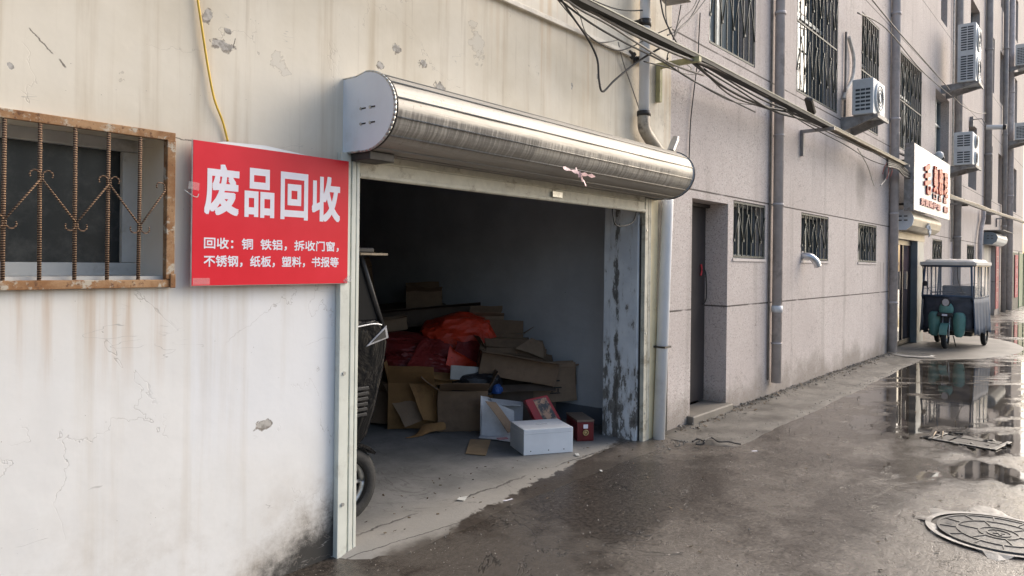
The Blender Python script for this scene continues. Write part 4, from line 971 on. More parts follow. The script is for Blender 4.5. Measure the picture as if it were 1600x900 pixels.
for a, b, q in ((1382, 262, .004), (1388, 270, .005), (1394, 266, .004)): wobj([at(1388, 250, -.3), at(a, b, -.28), at(a - 3, b + 10, -.25)], q, 'cablered')
# bundle on to the sign and further down the lane
for k in range(5):
    dz = k * 3
    wobj([at(1386, 248 + dz, -.3), at(1402, 254 + dz * .8, -.3), at(1412, 262 + dz, -.3), at(1424, 272 + dz * .6, -.34)], .012, 'cable' if k % 2 else 'cablegrey')
tobj('brace', MB().tube([at(1406, 240, -.02), at(1424, 248, -.34)], .02, n=6, sub=1), 'darkmetal'); tobj('brace', MB().tube([at(1405, 262, -.02), at(1424, 238, -.34)], .02, n=6, sub=1), 'darkmetal')
fb = thing('cable_bundle', 'brown cable run on small brackets along the far facade beyond the shop sign', 'cables', (20, -.35, 3.1))
FO = Vector((20, -.35, 3.1))
for k in range(4):
    pts = [at(1480, 303 + k * 2, -.34), at(1503, 312 + k, -.34), at(1528, 320 + k * 1.5, -.36), at(1556, 331 + k, -.34), at(1600, 346 + k * .8, -.36), at(1640, 363 + k * .6, -.36)]
    obj('cable', MB().tube([p - FO for p in pts], .026, n=6, sub=5), 'traybrown' if k < 2 else 'cable', fb)
for px, py in ((1508, 316), (1556, 333), (1575, 340)):
    p = at(px, py, -.34); mb = MB(); mb.box((p.x - .025, p.y, p.z - .05), (p.x + .025, 0, p.z - .01)); mb.box((p.x - .025, -.04, p.z - .3), (p.x + .025, 0, p.z - .05)); obj('bracket', mb.xf(Matrix.Translation(-FO)), 'bracket', fb)
# overhead wires crossing up the facade
for i, (pts, lab) in enumerate((([at(1355, -10, -.3), at(1400, 45, -.3), at(1440, 90, -.3), at(1484, 140, -.3)], 'upper of two black wires slanting past the barred window by the sign'), ([at(1340, 20, -.25), at(1385, 45, -.25), at(1440, 110, -.25), at(1486, 150, -.25)], 'lower of two black wires slanting past the barred window by the sign'),
                                ([at(1490, 152, -.25), at(1505, 166, -.3), at(1525, 176, -.3), at(1540, 177, -.3)], 'black wire sagging from the stacked air conditioners to the camera bracket'))):
    tag(obj('overhead_wire', MB().tube(pts, .011, n=6, sub=8), 'cablegrey'), lab, 'wire')
# white conduit along the cream wall
mb = MB(); c0, c1 = at(850, 3, -.02), at(985, 86, -.02)
mb.obox(((c0.x - 6 + c1.x) / 2, -.016, 3.325), (c1.x - c0.x + 6, .03, .035))
tag(obj('conduit', mb, plain('cream_conduit', (.62, .57, .48), .5), bevel=.004), 'cream cable conduit fixed flat across the cream wall under the trunking', 'conduit')
mb = MB(); random.seed(2)
for k in range(14):
    p = at(983 + k * 1.6, 84 + k * .9, -.02); mb.obox(p + Vector((0, -.005, random.uniform(-.03, .01))), (.03, .02, .04), (random.random(), random.random(), random.random()))
tag(obj('cable_clips', mb, 'darkmetal'), 'ragged black tape remnant at the end of the cream conduit', 'tape')
# junction box with teal underside at the top
mb = MB(); p = at(1052, -3, -.30); mb.obox(p + Vector((0, 0, .06)), (.34, .22, .12), (0, 0, .2))
jb = tag(obj('junction_box', mb, 'bracket', bevel=.008), 'small grey wiring box hanging at the top above the yellow green bracket', 'box')
obj('terminal', MB().obox(p + Vector((-.12, -.09, 0)), (.06, .05, .03)), plain('teal_plastic', (.08, .35, .4), .5), jb)
# flood lamp and bent metal strip
p = at(1266, 168, -.36)
fl = thing('flood_lamp', 'small black flood lamp tilted on the trunking under the barred windows', 'lamp', tuple(p))
mb = MB(); mb.obox((0, 0, .02), (.24, .10, .045), (.5, .55, .1)); obj('housing', mb, 'darkmetal', fl, bevel=.01)
mb = MB(); mb.obox((0, -.015, .047), (.20, .07, .006), (.5, .55, .1)); obj('lens', mb, 'lens', fl)
p = at(1052, 226, -.22); mb = MB(); mb.obox(p, (.035, .06, .13), (.1, .5, 0)); mb.obox(p + Vector((.02, -.01, .05)), (.03, .05, .05), (.1, .2, 0))
tag(obj('metal_offcut', mb, 'silver', bevel=.004), 'bent silver metal offcut perched at the right end of the shutter housing', 'scrap')

# foil vent hose
vh = thing('vent_hose', 'short silver foil vent hose bending out under the middle barred window', 'vent', (9.93, 0, 1.69))
mb = MB(); pts = [Vector((0, .1, 0)), Vector((0, -.03, 0)), Vector((.02, -.10, -.015)), Vector((.06, -.15, -.07)), Vector((.09, -.17, -.14))]
rr = [.042 + (.006 if i % 2 else 0) for i in range(25)]
mb.tube(pts, rr, n=16, sub=6); obj('hose', mb, 'silver', vh); obj('opening', MB().cyl((.09, -.17, -.140), (.0905, -.1705, -.1425), .036, n=16), 'acdark', vh)
t = obj('collar', MB().cyl((0, -.004, 0), (0, .006, 0), .065, n=16), 'pipedark', vh)

# ================================================================== AIR CONDITIONERS
def aircon(name, label, x, y, z, wd, dp, ht, fans=1, group='outdoor air conditioner units on the grey wall'):
    """x,z: lower left corner of the side plate; y: rear plane"""
    t = thing(name, label, 'air conditioner', (x, y, z), group=group)
    obj('casing', MB().box((0, -dp, 0), (wd, 0, ht)), 'acwhite', t, bevel=.015, seg=3)
    cols = 3 if fans == 1 else 2
    for f in range(fans if fans > 1 else 1):
        z0 = ht * (f / fans) + .05 if fans > 1 else .06; z1 = ht * ((f + 1) / fans) - .05 if fans > 1 else ht - .12
        n = int((z1 - z0) / .052); mb = MB()
        for k in range(n):
            zz = z0 + (z1 - z0) * k / n
            for c_ in range(cols):
                yy = -dp * .86 + c_ * dp * .72 / cols; mb.box((-.004, yy, zz), (-.0005, yy + dp * .62 / cols, zz + .03))
        obj('side_vent', mb, 'acdark', t)
    for f in range(fans):
        zc_ = ht * (f + .5) / fans; rr_ = min(wd * .36, ht / fans * .40)
        g_ = obj('fan_grille', MB().cyl((wd * .42, -dp - .028, zc_), (wd * .42, -dp + .004, zc_), rr_, rr_ * 1.08, n=28), 'acwhite', t)
        mb = MB()
        for q in (.35, .6, .85):
            ring = [(wd * .42 + rr_ * q * math.cos(a), -dp - .03, zc_ + rr_ * q * math.sin(a)) for a in [i * math.pi / 10 for i in range(21)]]
            mb.tube(ring, .006, n=5, sub=1)
        obj('fan_guard', mb, 'acdark', g_)
    mb = MB()
    for xx in (.06, wd - .10):
        mb.prism([(-dp - .05, -.006), (.30 if y < -.2 else .2, -.006), (-y - .0, -.20), (-y - .0, -.006)][:0] or [(-dp - .06, -.035), (-dp - .06, -.003), (-y, -.003), (-y, -.20), (-y - .06, -.20)], xx, xx + .035, 0)
    mb.box((.02, -dp - .06, -.06), (wd - .02, -dp - .03, -.003))
    obj('bracket', mb, 'bracket', t)
    return t
aircon('air_conditioner', 'small single fan air conditioner beside the third upper barred window', 11.50, -.17, 3.78, .68, .29, .52)
aircon('air_conditioner', 'tall twin fan air conditioner, uppermost of the stacked pair beyond the sign', 19.35, -.33, 5.78, .80, .36, 1.32, fans=2)
aircon('air_conditioner', 'white air conditioner directly right of the shop sign, below the tall twin fan unit', 19.2, -.30, 3.88, .95, .37, .74, fans=2)
aircon('air_conditioner', 'upper of the two distant air conditioners cut by the right edge', 31.4, -.3, 8.75, 1.1, .35, .75)
aircon('air_conditioner', 'lower of the two distant air conditioners cut by the right edge', 31.4, -.3, 6.12, 1.0, .35, .60)
for pts, lab in (([at(1322, 50, -.03), at(1321, 120, -.03), at(1319, 200, -.03)], 'thin grey conduit down the wall left of the small air conditioner'), ([at(1326, 58, -.03), at(1334, 90, -.05), at(1332, 122, -.05), at(1322, 142, -.03), at(1318, 155, -.03)], 'pale lagged refrigerant hose curving left of the small air conditioner')):
    tag(obj('hose', MB().tube(pts, .018 if 'thin' in lab else .028, n=8), 'cablegrey' if 'thin' in lab else 'cablewhite'), lab, 'hose')
# cameras
p = at(1541, 199, -.38)
cc = thing('security_camera', 'white bullet security camera on a bracket pointing out over the lane', 'camera', tuple(p))
obj('body', MB().cyl((0, 0, 0), (.02, -.38, -.03), .065, n=16), 'acwhite', cc, bevel=.008)
obj('hood', MB().cyl((.02, -.38, -.03), (.025, -.46, -.035), .07, n=16), 'black', cc)
mb = MB(); mb.tube([(0, .38, .25), (0, .1, .25), (0, 0, .05)], .015, n=6, sub=1); mb.box((-.05, .30, .05), (.05, .378, .33)); obj('bracket', mb, 'bracket', cc)
p = at(1467, 243, -.30)
dc = thing('security_camera', 'small white dome camera peeking over the top of the white shop sign', 'camera', tuple(p))
mb = MB(); bmesh.ops.create_uvsphere(mb.bm, u_segments=16, v_segments=10, radius=.09); obj('dome', mb, 'acwhite', dc)
mb = MB(); bmesh.ops.create_uvsphere(mb.bm, u_segments=12, v_segments=8, radius=.045, matrix=Matrix.Translation((.06, -.05, -.05))); mb_l = obj('lens', mb, 'black', dc)
obj('bracket', MB().box((-.03, .04, -.03), (.03, .298, .03)), 'acwhite', dc)
p = at(1506, 322, -.2)
hb = thing('hanging_lamp', 'small dark lamp hanging under the far cable run above the tricycle', 'lamp', tuple(p))
obj('shade', MB().cyl((0, 0, .14), (0, 0, 0), .03, .10, n=12), 'darkmetal', hb); obj('stem', MB().box((-.02, -.02, .14), (.02, .2, .18)), 'darkmetal', hb)

# ================================================================== SHOP SIGN, SHUTTER BOXES, BANNERS
sg = thing('shop_sign', 'white slatted shop sign with faded red Chinese characters over the shop entrance', 'sign', (16.4, -.4, 2.58))
SO = Matrix.Translation((-16.4, .4, -2.58))
SX0, SX1, SZ0, SZ1 = 14.62, 18.15, 2.585, 3.765
obj('panel', MB().box((SX0, -.40, SZ0), (SX1, -.36, SZ1)).xf(SO), 'signwhite', sg)
obj('side_frame', MB().box((SX0 - .03, -.399, SZ0 - .02), (SX0 - .001, -.24, SZ1 + .01)).xf(SO), 'bracket', sg)
mb = MB()
for x in (15.0, 17.6):
    mb.box((x, -.358, 3.5), (x + .04, -.002, 3.54)); mb.box((x, -.358, 2.7), (x + .04, -.002, 2.74))
obj('support', mb.xf(SO), 'darkmetal', sg)
W_ = SX1 - SX0
for ch, u0, u1, v0, v1 in (('毛', .22, .38, .30, .80), ('美', .46, .57, .37, .82), ('雅', .61, .73, .37, .82), ('理', .77, .89, .37, .80)):
    obj('lettering', text_mb(ch, SX0 + u0 * W_, SX0 + u1 * W_, SZ0 + v0 * 1.18, SZ0 + v1 * 1.18, offset=.02, y=-.402, depth=.03).xf(SO), 'signred', sg)
for k, (u0, u1) in enumerate(((.46, .55), (.62, .70), (.77, .86))):
    obj('lettering', text_mb('口品吕'[k], SX0 + u0 * W_, SX0 + u1 * W_, SZ0 + .26 * 1.18, SZ0 + .36 * 1.18, offset=.008, y=-.402, depth=.02).xf(SO), 'signfaded', sg)
obj('lettering', text_mb('剪烫染护理', SX0 + .14 * W_, SX0 + .68 * W_, SZ0 + .10 * 1.18, SZ0 + .215 * 1.18, offset=.008, y=-.402, depth=.02).xf(SO), 'signfaded', sg)
obj('lettering', text_mb('部', SX0 + .78 * W_, SX0 + .92 * W_, SZ0 + .10 * 1.18, SZ0 + .215 * 1.18, offset=.008, y=-.402, depth=.02).xf(SO), 'signfaded', sg)

def shutter_box(label, x0, x1, z0, z1, dp, plate, cover):
    t = thing('shutter_box', label, 'shutter', (x0, 0, z0)); h_ = (z1 - z0) / 2
    pr = [(0, h_ * 2), (-dp * .55, h_ * 2), (-dp * .85, h_ * 1.75), (-dp, h_ * 1.1), (-dp * .9, h_ * .45), (-dp * .6, 0), (0, 0)]
    obj('housing', MB().prism(pr, .02, x1 - x0, 0), cover, t, bevel=.02)
    obj('end_plate', MB().prism([(a * 1.03, b) for a, b in pr], 0, .019, 0), plate, t)
    mb = MB()
    for a, b in ((-.3, 1.3), (-.6, 1.3), (-.3, .9), (-.6, .9)): mb.box((-.004, dp * a - .03, h_ * b), (-.0005, dp * a + .03, h_ * b + .02))
    obj('slot', mb, 'black', t)
    return t
shutter_box('rusty cream shutter box with white end plate under the shop sign', 15.0, 17.75, 2.245, 2.62, .32, 'whitepanel', 'oldcream')
shutter_box('blue grey ended shutter box over the closed pale shutter', 26.65, 29.35, 2.3, 2.68, .35, 'steelblue', 'acwhite')
tag(obj('awning_sheet', MB().box((26.6, -.5, 2.72), (29.5, 0, 2.735)), 'bracket'), 'thin grey sheet awning above the blue grey ended shutter box', 'awning')
p = at(1452, 352, -.34); mb = MB()
random.seed(9)
for k in range(6): mb.obox(p + Vector((random.uniform(-.06, .06), 0, -.02 - k * .035)), (.14 - .015 * k, .02, .07), (random.uniform(-.4, .4), random.uniform(-.7, .7), random.uniform(-.5, .5)))
tag(obj('plastic_bag', mb, 'whitesheet'), 'crumpled white plastic bag hanging from the shutter box below the shop sign', 'bag')
bn = thing('couplet_banner', 'faded pinkish red vertical banner strip on the wall right of the closed pale shutter', 'banner', (29.35, -.03, .2))
obj('strip', MB().box((.0, 0, 0), (.75, .02, 2.1)), 'pinkred', bn)
pg_ = plain('pale_gold', (.55, .40, .33), .6)
for k, ch in enumerate('平安如意'): obj('lettering', text_mb(ch, .15, .6, 1.48 - k * .4, 1.78 - k * .4, y=-.003, depth=.004), pg_, bn)
gg = thing('green_gate', 'dark green gate at the far right end of the lane wall', 'gate', (33.4, -.05, 0))
obj('panel', MB().box((.0, -.03, 0), (6.5, .04, 2.2)), 'greendoor', gg, bevel=.01)
obj('dark_panel', MB().box((.0, -.038, .02), (2.3, -.031, 2.18)), plain('dark_slate', (.035, .04, .04), .6), gg)
mb = MB()
for x in (2.35, 4.3, 6.4): mb.box((x, -.06, 0), (x + .07, -.031, 2.25))
obj('post', mb, 'greendoor', gg)
b2 = thing('couplet_banner', 'red vertical banner with worn characters hanging on the green gate', 'banner', (34.2, -.12, .45))
obj('strip', MB().box((.0, 0, 0), (1.0, .02, 1.65)), plain('banner_red', (.42, .03, .06), .6), b2)
pk_ = plain('banner_pink', (.60, .32, .34), .6)
for k, ch in enumerate('福寿安康'): obj('lettering', text_mb(ch, .2, .8, 1.22 - k * .37, 1.5 - k * .37, y=-.003, depth=.004), pk_, b2)

# ================================================================== BLACK TRICYCLE IN THE GARAGE
def wheel(parent, c, r, w_, rimm='bolt', axis='y', spokes=5):
    """tyre and rim as parts: wheel > tyre-like carcass with rim child"""
    mb = MB(); n = 32; prof = [(-w_ / 2, r * .62), (-w_ / 2, r * .82), (-w_ * .42, r * .94), (-w_ * .22, r), (w_ * .22, r), (w_ * .42, r * .94), (w_ / 2, r * .82), (w_ / 2, r * .62)]
    rings = []
    for i in range(n):
        a = 2 * math.pi * i / n
        rings.append([mb.bm.verts.new((rr * math.cos(a), u, rr * math.sin(a)) if axis == 'y' else (u, rr * math.cos(a), rr * math.sin(a))) for u, rr in prof])
    for i in range(n):
        A, B = rings[i], rings[(i + 1) % n]
        for k in range(len(prof)): mb.bm.faces.new((A[k], A[(k + 1) % len(prof)], B[(k + 1) % len(prof)], B[k])).smooth = k not in (len(prof) - 1,)
    for i in range(0, n):                                # tread blocks
        a = 2 * math.pi * (i + .5) / n
        for sgn in (-1, 1):
            T = Matrix.Rotation(-a, 4, 'Y') @ Matrix.Translation((r * 1.0, sgn * w_ * .12, 0)) if axis == 'y' else Matrix.Rotation(a, 4, 'X') @ Matrix.Translation((sgn * w_ * .24, r, 0))
            sz = (.005, w_ * .19, r * .14) if axis == 'y' else (w_ * .38, .006, r * .12)
            mb.box(-Vector(sz) / 2, Vector(sz) / 2, T)
    wo = obj('wheel', mb, 'rubber', parent, loc=c)
    mb = MB(); ax = Vector((0, 1, 0)) if axis == 'y' else Vector((1, 0, 0))
    n = 24
    mb.cyl(-ax * w_ * .30, ax * w_ * .30, r * .18, n=16)
    for i in range(spokes):
        a = 2 * math.pi * i / spokes
        d = Vector((math.cos(a), 0, math.sin(a))) if axis == 'y' else Vector((0, math.cos(a), math.sin(a)))
        mb.cyl(d * r * .14, d * r * .64, r * .07, r * .05, n=8)
    ring = [(r * .62 * math.cos(2 * math.pi * i / 28), 0, r * .62 * math.sin(2 * math.pi * i / 28)) if axis == 'y' else (0, r * .62 * math.cos(2 * math.pi * i / 28), r * .62 * math.sin(2 * math.pi * i / 28)) for i in range(29)]
    mb.tube(ring, w_ * .22, n=8, sub=1)
    obj('rim', mb, rimm, wo)
    return wo
bt = thing('cargo_tricycle', 'black covered tricycle parked inside the garage behind the left guide rail', 'tricycle', (2.2, .85, .01))
BT = Matrix.Translation((-2.2, -.85, -.01))
# side profile (x,z); nose at the right
sidep = [(2.02, .36), (2.88, .40), (2.965, .46), (3.03, .62), (3.09, .84), (3.125, 1.04), (3.09, 1.13), (3.05, 1.19), (2.02, 1.19)]
body = obj('body', MB().prism(sidep, .36, 1.32, 1).xf(BT), 'gloss_black', bt, bevel=.035, seg=4)
for y in (.38, 1.29): obj('windscreen_post', MB().tube([(3.09, y, 1.13), (3.0, y, 1.35), (2.90, y, 1.60)], .016, n=8, sub=1).xf(BT), 'black', bt); obj('rear_post', MB().tube([(2.04, y, 1.19), (2.04, y, 1.62)], .018, n=8, sub=1).xf(BT), 'black', bt)
for q in ((2.9, 1.60), (3.08, 1.15)): obj('cross_bar', MB().tube([(q[0], .38, q[1]), (q[0], 1.29, q[1])], .015, n=8, sub=1).xf(BT), 'black', bt)
mb = MB(); mb.quad((3.08, .39, 1.15), (3.08, 1.28, 1.15), (2.9, 1.28, 1.6), (2.9, .39, 1.6)); obj('windscreen', mb.xf(BT), 'darkpane', bt)
mb = MB(); mb.prism([(2.05, 1.17), (3.06, 1.17), (2.89, 1.6), (2.05, 1.6)], .385, .39, 1); obj('side_window', mb.xf(BT), 'darkpane', bt)
obj('roof', MB().box((1.95, .34, 1.60), (2.98, 1.34, 1.635)).xf(BT), 'black', bt, bevel=.01)
obj('visor', MB().box((2.86, .325, 1.588), (3.075, .337, 1.602)).xf(BT), 'wood', bt)
mb = MB(); mb.prism([(2.93, 1.02), (3.095, 1.145), (3.115, 1.065)], .352, .363, 1); obj('headlight', mb.xf(BT), 'lens', bt, bevel=.004)
mb = MB(); mb.prism([(2.975, 1.045), (3.08, 1.12), (3.09, 1.07)], .348, .3515, 1); obj('headlight_core', mb.xf(BT), 'black', bt)
mb = MB(); mb.tube([(2.6, .356, 1.155), (2.8, .354, 1.145), (2.98, .356, 1.16), (3.06, .358, 1.15)], .006, n=6); obj('trim_line', mb.xf(BT), 'silver', bt)
mb = MB()
for k in range(6): mb.prism([(2.80, .60 + k * .032), (2.935 + k * .003, .60 + k * .032), (2.93 + k * .003, .62 + k * .032), (2.80, .62 + k * .032)], .335, .361, 1)
obj('louvre', mb.xf(BT), 'black', bt, bevel=.003)
mb = MB(); pr = []
for i in range(9):
    a = R(40 + i * 14); pr.append((2.735 + .255 * math.cos(a), .24 + .235 * math.sin(a)))
pr2 = [(2.735 + (x - 2.735) * .93, .24 + (z - .24) * .93) for x, z in pr[::-1]]
mb.prism(pr + pr2, .24, .38, 1); obj('fender', mb.xf(BT), 'gloss_black', bt)
wheel(bt, Vector((2.735, .30, .225)) - Vector((2.2, .85, .01)), .222, .10, spokes=6); wheel(bt, Vector((2.835, 1.33, .235)) - Vector((2.2, .85, .01)), .222, .10, spokes=6)
wheel(bt, Vector((2.15, .85, .235)) - Vector((2.2, .85, .01)), .222, .10, spokes=6)

# ================================================================== SCRAP IN THE GARAGE
def carton(label, c, size, rot=(0, 0, 0), mat='card1', flaps=None, tape=True, tapem='tapebrown', group='cardboard boxes heaped in the garage', th=.006, name='cardboard_box', cat='box', dents=.012, opened=True):
    """hollow box, open on top (+z) with four flaps at given angles (deg from closed); flaps None = closed and taped"""
    t = thing(name, label, cat, tuple(c), group=group); t.rotation_euler = rot
    sx, sy, sz = size; rnd = random.Random(hash(label) % 9999 if False else len(label) * 31 + int(sx * 1000))
    mb = MB(); e_ = .0006
    mb.box((-sx / 2, -sy / 2, 0), (sx / 2, sy / 2, th))
    for (a, b) in (((-sx / 2, -sy / 2, th + e_), (sx / 2, -sy / 2 + th, sz)), ((-sx / 2, sy / 2 - th, th + e_), (sx / 2, sy / 2, sz)), ((-sx / 2, -sy / 2 + th + e_, th + e_), (-sx / 2 + th, sy / 2 - th - e_, sz)), ((sx / 2 - th, -sy / 2 + th + e_, th + e_), (sx / 2, sy / 2 - th - e_, sz))): mb.box(a, b)
    # grid the panels and crumple slightly
    bmesh.ops.subdivide_edges(mb.bm, edges=mb.bm.edges, cuts=3, use_grid_fill=True)
    off = Vector((rnd.random() * 9, rnd.random() * 9, 0))
    for v in mb.bm.verts: v.co += mnoise.noise_vector(v.co * 5 + off) * dents
    obj('body', mb, mat, t)
    if flaps is None:
        mb = MB(); mb.box((-sx / 2, -sy / 2, sz + .001), (sx / 2, sy / 2, sz + .007)); bmesh.ops.subdivide_edges(mb.bm, edges=mb.bm.edges, cuts=2, use_grid_fill=True)
        for v in mb.bm.verts: v.co += mnoise.noise_vector(v.co * 5 + off) * dents
        obj('flap', mb, mat, t)
    else:
        fl_ = min(sy, sx) * .5
        for k, a in enumerate(flaps):
            if a is None: continue
            mb = MB(); L = sx if k < 2 else sy
            mb.box((-L / 2 + .004, 0, 0), (L / 2 - .004, fl_ * .92, .004)); bmesh.ops.subdivide_edges(mb.bm, edges=mb.bm.edges, cuts=2, use_grid_fill=True)
            for v in mb.bm.verts: v.co += mnoise.noise_vector(v.co * 5 + off * (k + 1)) * dents * 1.3
            ang = R(a)
            base = {0: ((0, -sy / 2, sz + .002), 0), 1: ((0, sy / 2, sz + .002), math.pi), 2: ((sx / 2, 0, sz + .002), math.pi / 2), 3: ((-sx / 2, 0, sz + .002), -math.pi / 2)}[k]
            T = Matrix.Translation(base[0]) @ Matrix.Rotation(base[1], 4, 'Z') @ Matrix.Rotation(ang, 4, 'X')
            obj('flap', mb.xf(T), mat, t)
    if tape:
        mb = MB(); w_ = .05
        if flaps is None: mb.box((-sx / 2, -w_ / 2, sz + .010), (sx / 2, w_ / 2, sz + .0105))
        mb.box((-sx / 2 - .0015 - dents * .4, -w_ / 2, sz * .45), (-sx / 2 - .001 - dents * .4, w_ / 2, sz * .98)); mb.box((sx / 2 + .001 + dents * .4, -w_ / 2, sz * .45), (sx / 2 + .0015 + dents * .4, w_ / 2, sz * .98))
        obj('tape', mb, tapem, t)
    return t
def face_carton(label, bl, br, h, depth, mat='card1', tilt=0, marks=False, **k):
    """carton whose near long face runs from world point bl to br (bottom edge), built behind it"""
    bl, br = Vector(bl), Vector(br); d = br - bl; L = d.length; rz = math.atan2(d.y, d.x); ry = -math.atan2(d.z, math.hypot(d.x, d.y))
    E_ = Euler((0, ry, rz), 'XYZ'); Rm = E_.to_matrix() @ Euler((tilt, 0, 0)).to_matrix()
    c = (bl + br) / 2 + Rm @ Vector((0, depth / 2, 0))
    t = carton(label, c, (L, depth, h), Rm.to_euler(), mat, **k)
    if marks:                      # rubbed shipping marks printed on the near face
        yy = -depth / 2 - .012
        for (u, v, w_, q) in ((0, .5, .012, .30), (0, .62, .10, .012), (0, .42, .13, .012), (-.03, .34, .012, .10), (.03, .34, .012, .10), (0, .26, .10, .010)):
            obj('print', MB().obox((u, yy, h * v), (w_, .0015, h * q if w_ < .05 else q)), 'ink', t)
    return t
# front row
Wt = at
face_carton('large brown carton with sagging front standing behind the white open carton', (4.72, 1.52, .01), (5.06, 1.22, .01), .37, .42, 'card1', flaps=(150, 200, 120, 140))
face_carton('brown carton with ribbed dark face left of centre in the heap front row', (4.50, 1.95, .01), (4.78, 1.62, .01), .43, .4, 'card3', flaps=(120, 170, None, 100))
face_carton('wide dark carton lying along the back of the front row under the red sheets', (4.55, 2.35, .22), (5.25, 1.65, .26), .28, .45, 'card1', flaps=None)
face_carton('brown carton with printed right face leaning at the garage right wall', (5.63, 1.13, .20), (5.93, .83, .22), .33, .10, 'card2', marks=True, flaps=(60, 120, 160, None))
face_carton('long brown carton tipped on the heap above the printed carton', (5.14, 1.40, .50), (5.72, .93, .37), .21, .24, 'card1', flaps=(170, 150, None, None))
face_carton('low open carton with dark inside behind the red gift box', (5.30, 1.36, .21), (5.78, 1.03, .21), .17, .30, 'card4', flaps=(200, 170, None, 160))
face_carton('dark lower carton holding up the heap by the right wall', (5.28, 1.30, .01), (5.80, .98, .01), .19, .35, 'card4', flaps=None)
face_carton('carton with raised lid forming the peak of the right heap', (5.55, 1.85, .62), (5.92, 1.50, .60), .22, .3, 'card1', flaps=(70, 120, 140, 120))
face_carton('small pale carton wedged under the raised lid near the heap peak', (5.58, 1.62, .60), (5.86, 1.36, .58), .15, .22, 'card2', flaps=None, tilt=.25)
face_carton('crushed brown carton between the peak and the long tipped carton', (5.36, 1.52, .60), (5.88, 1.18, .56), .13, .26, 'card1', flaps=(40, 160, None, 130))
face_carton('wide carton at the base of the right heap behind the long tipped carton', (5.3, 1.8, .01), (5.95, 1.4, .01), .58, .5, 'card4', flaps=None)
face_carton('dark carton slab on top of the red sheets at the back', (5.1, 3.0, .80), (6.0, 2.15, .92), .18, .4, 'card4', flaps=(170, 160, None, None))
face_carton('buried dark carton under the red sheets at the back', (4.7, 2.9, .01), (5.7, 2.2, .01), .55, .6, 'card4', flaps=None)
face_carton('dark carton deep in the heap behind the dark slab', (5.0, 3.7, .01), (6.0, 3.0, .01), .8, .6, 'card4', flaps=None)
face_carton('leaning brown carton at the left end of the heap by the tricycle', (4.40, 2.35, .05), (4.62, 1.95, .02), .30, .35, 'card1', flaps=(150, 190, 140, None), tilt=-.25)
face_carton('dark carton at the far left of the heap near the tricycle nose', (4.2, 3.3, .01), (4.6, 2.75, .01), .5, .5, 'card4', flaps=None)
face_carton('carton on top of the far left dark carton', (4.35, 3.2, .52), (4.8, 2.7, .50), .35, .4, 'card1', flaps=(120, 150, 130, 100))
face_carton('tall carton stood at the back wall left of the dark slab', (4.9, 4.2, .01), (5.5, 3.7, .01), 1.25, .5, 'card4', flaps=(60, 120, 100, 120))
face_carton('upper left carton near the back among grey sacks', (4.75, 3.3, .88), (5.1, 2.95, .84), .28, .35, 'card2', flaps=(160, 150, None, None))
for lab, bl, br, h_, dp, mt, fl_ in (
    ('small brown carton perched on top of the dark slab at the back', (5.45, 2.75, 1.02), (5.75, 2.5, 1.04), .2, .25, 'card1', (150, 120, None, None)),
    ('flattened pale carton half buried above the dark red sack', (4.85, 2.75, .80), (5.2, 2.45, .86), .12, .3, 'card2', (170, 190, None, None)),
    ('crushed carton lying on the far left heap beside the woven sack', (4.45, 2.75, .50), (4.75, 2.45, .46), .2, .25, 'card1', (60, 140, 150, None)),
    ('tall narrow carton leaning at the back among the woven sacks', (5.25, 3.5, 1.0), (5.5, 3.3, 1.05), .45, .25, 'card1', (120, 150, None, 120)),
    ('thin brown carton wedged between the red sacks and the peak', (5.62, 1.98, .86), (5.88, 1.74, .84), .16, .2, 'card2', (160, 60, None, None)),
    ('dark squashed carton on the floor left of the leaning brown carton', (4.15, 2.7, .01), (4.40, 2.35, .01), .22, .3, 'card4', (110, 160, None, 120)),
    ('small torn carton sitting under the red triangle in the middle', (4.80, 1.72, .40), (5.05, 1.52, .39), .12, .2, 'card3', (200, 160, None, None))):
    face_carton(lab, bl, br, h_, dp, mt, flaps=fl_, dents=.022)
# slabs of loose cardboard
def sheet(label, corners, mat, name='cardboard_sheet', cat='cardboard', th=.005, crumple=.015, seed=1, group=None, nx=8, ny=8, part=None):
    a, b, c_, d = [Vector(p) for p in corners]; mb = MB(); g_ = []
    off = Vector((seed * 3.7, seed * 1.3, 0))
    for i in range(nx + 1):
        row = []
        for k in range(ny + 1):
            p = a.lerp(b, i / nx).lerp(d.lerp(c_, i / nx), k / ny)
            p = p + mnoise.noise_vector(p * 6 + off) * crumple
            row.append(mb.bm.verts.new(p))
        g_.append(row)
    for i in range(nx):
        for k in range(ny): mb.bm.faces.new((g_[i][k], g_[i + 1][k], g_[i + 1][k + 1], g_[i][k + 1]))
    o = obj(name, mb, mat); s_ = o.modifiers.new('s', 'SOLIDIFY'); s_.thickness = th
    return tag(o, label, cat, group)
gz = lambda px, py, z=.014: (lambda r: Vector((0, -D, H)) + r * ((z - H) / r.z))(fw + cx_ * ((px - CX) / F) + cy_ * (-(py - CY) / F))
sheet('flat light brown cardboard square lying on the floor before the heap', [gz(727, 709), gz(759, 712), gz(767, 688), gz(735, 686)], 'card5', th=.003, crumple=.004)
sheet('tan cardboard slab leaning left at the foot of the heap near the tricycle', [at(632, 668, 1.75), at(665, 655, 1.65), at(628, 592, 1.9), at(598, 600, 2.05)], 'card2', seed=4)
sheet('torn orange brown packing paper at the heap foot', [gz(634, 683, .03), gz(692, 672, .03), gz(700, 655, .12), gz(655, 668, .06)], 'card3', crumple=.04, seed=5, name='packing_paper')
sheet('bent orange cardboard flap left of the ribbed carton', [at(660, 655, 1.62), at(690, 662, 1.58), at(690, 605, 1.62), at(640, 598, 1.75)], 'card3', crumple=.03, seed=8)
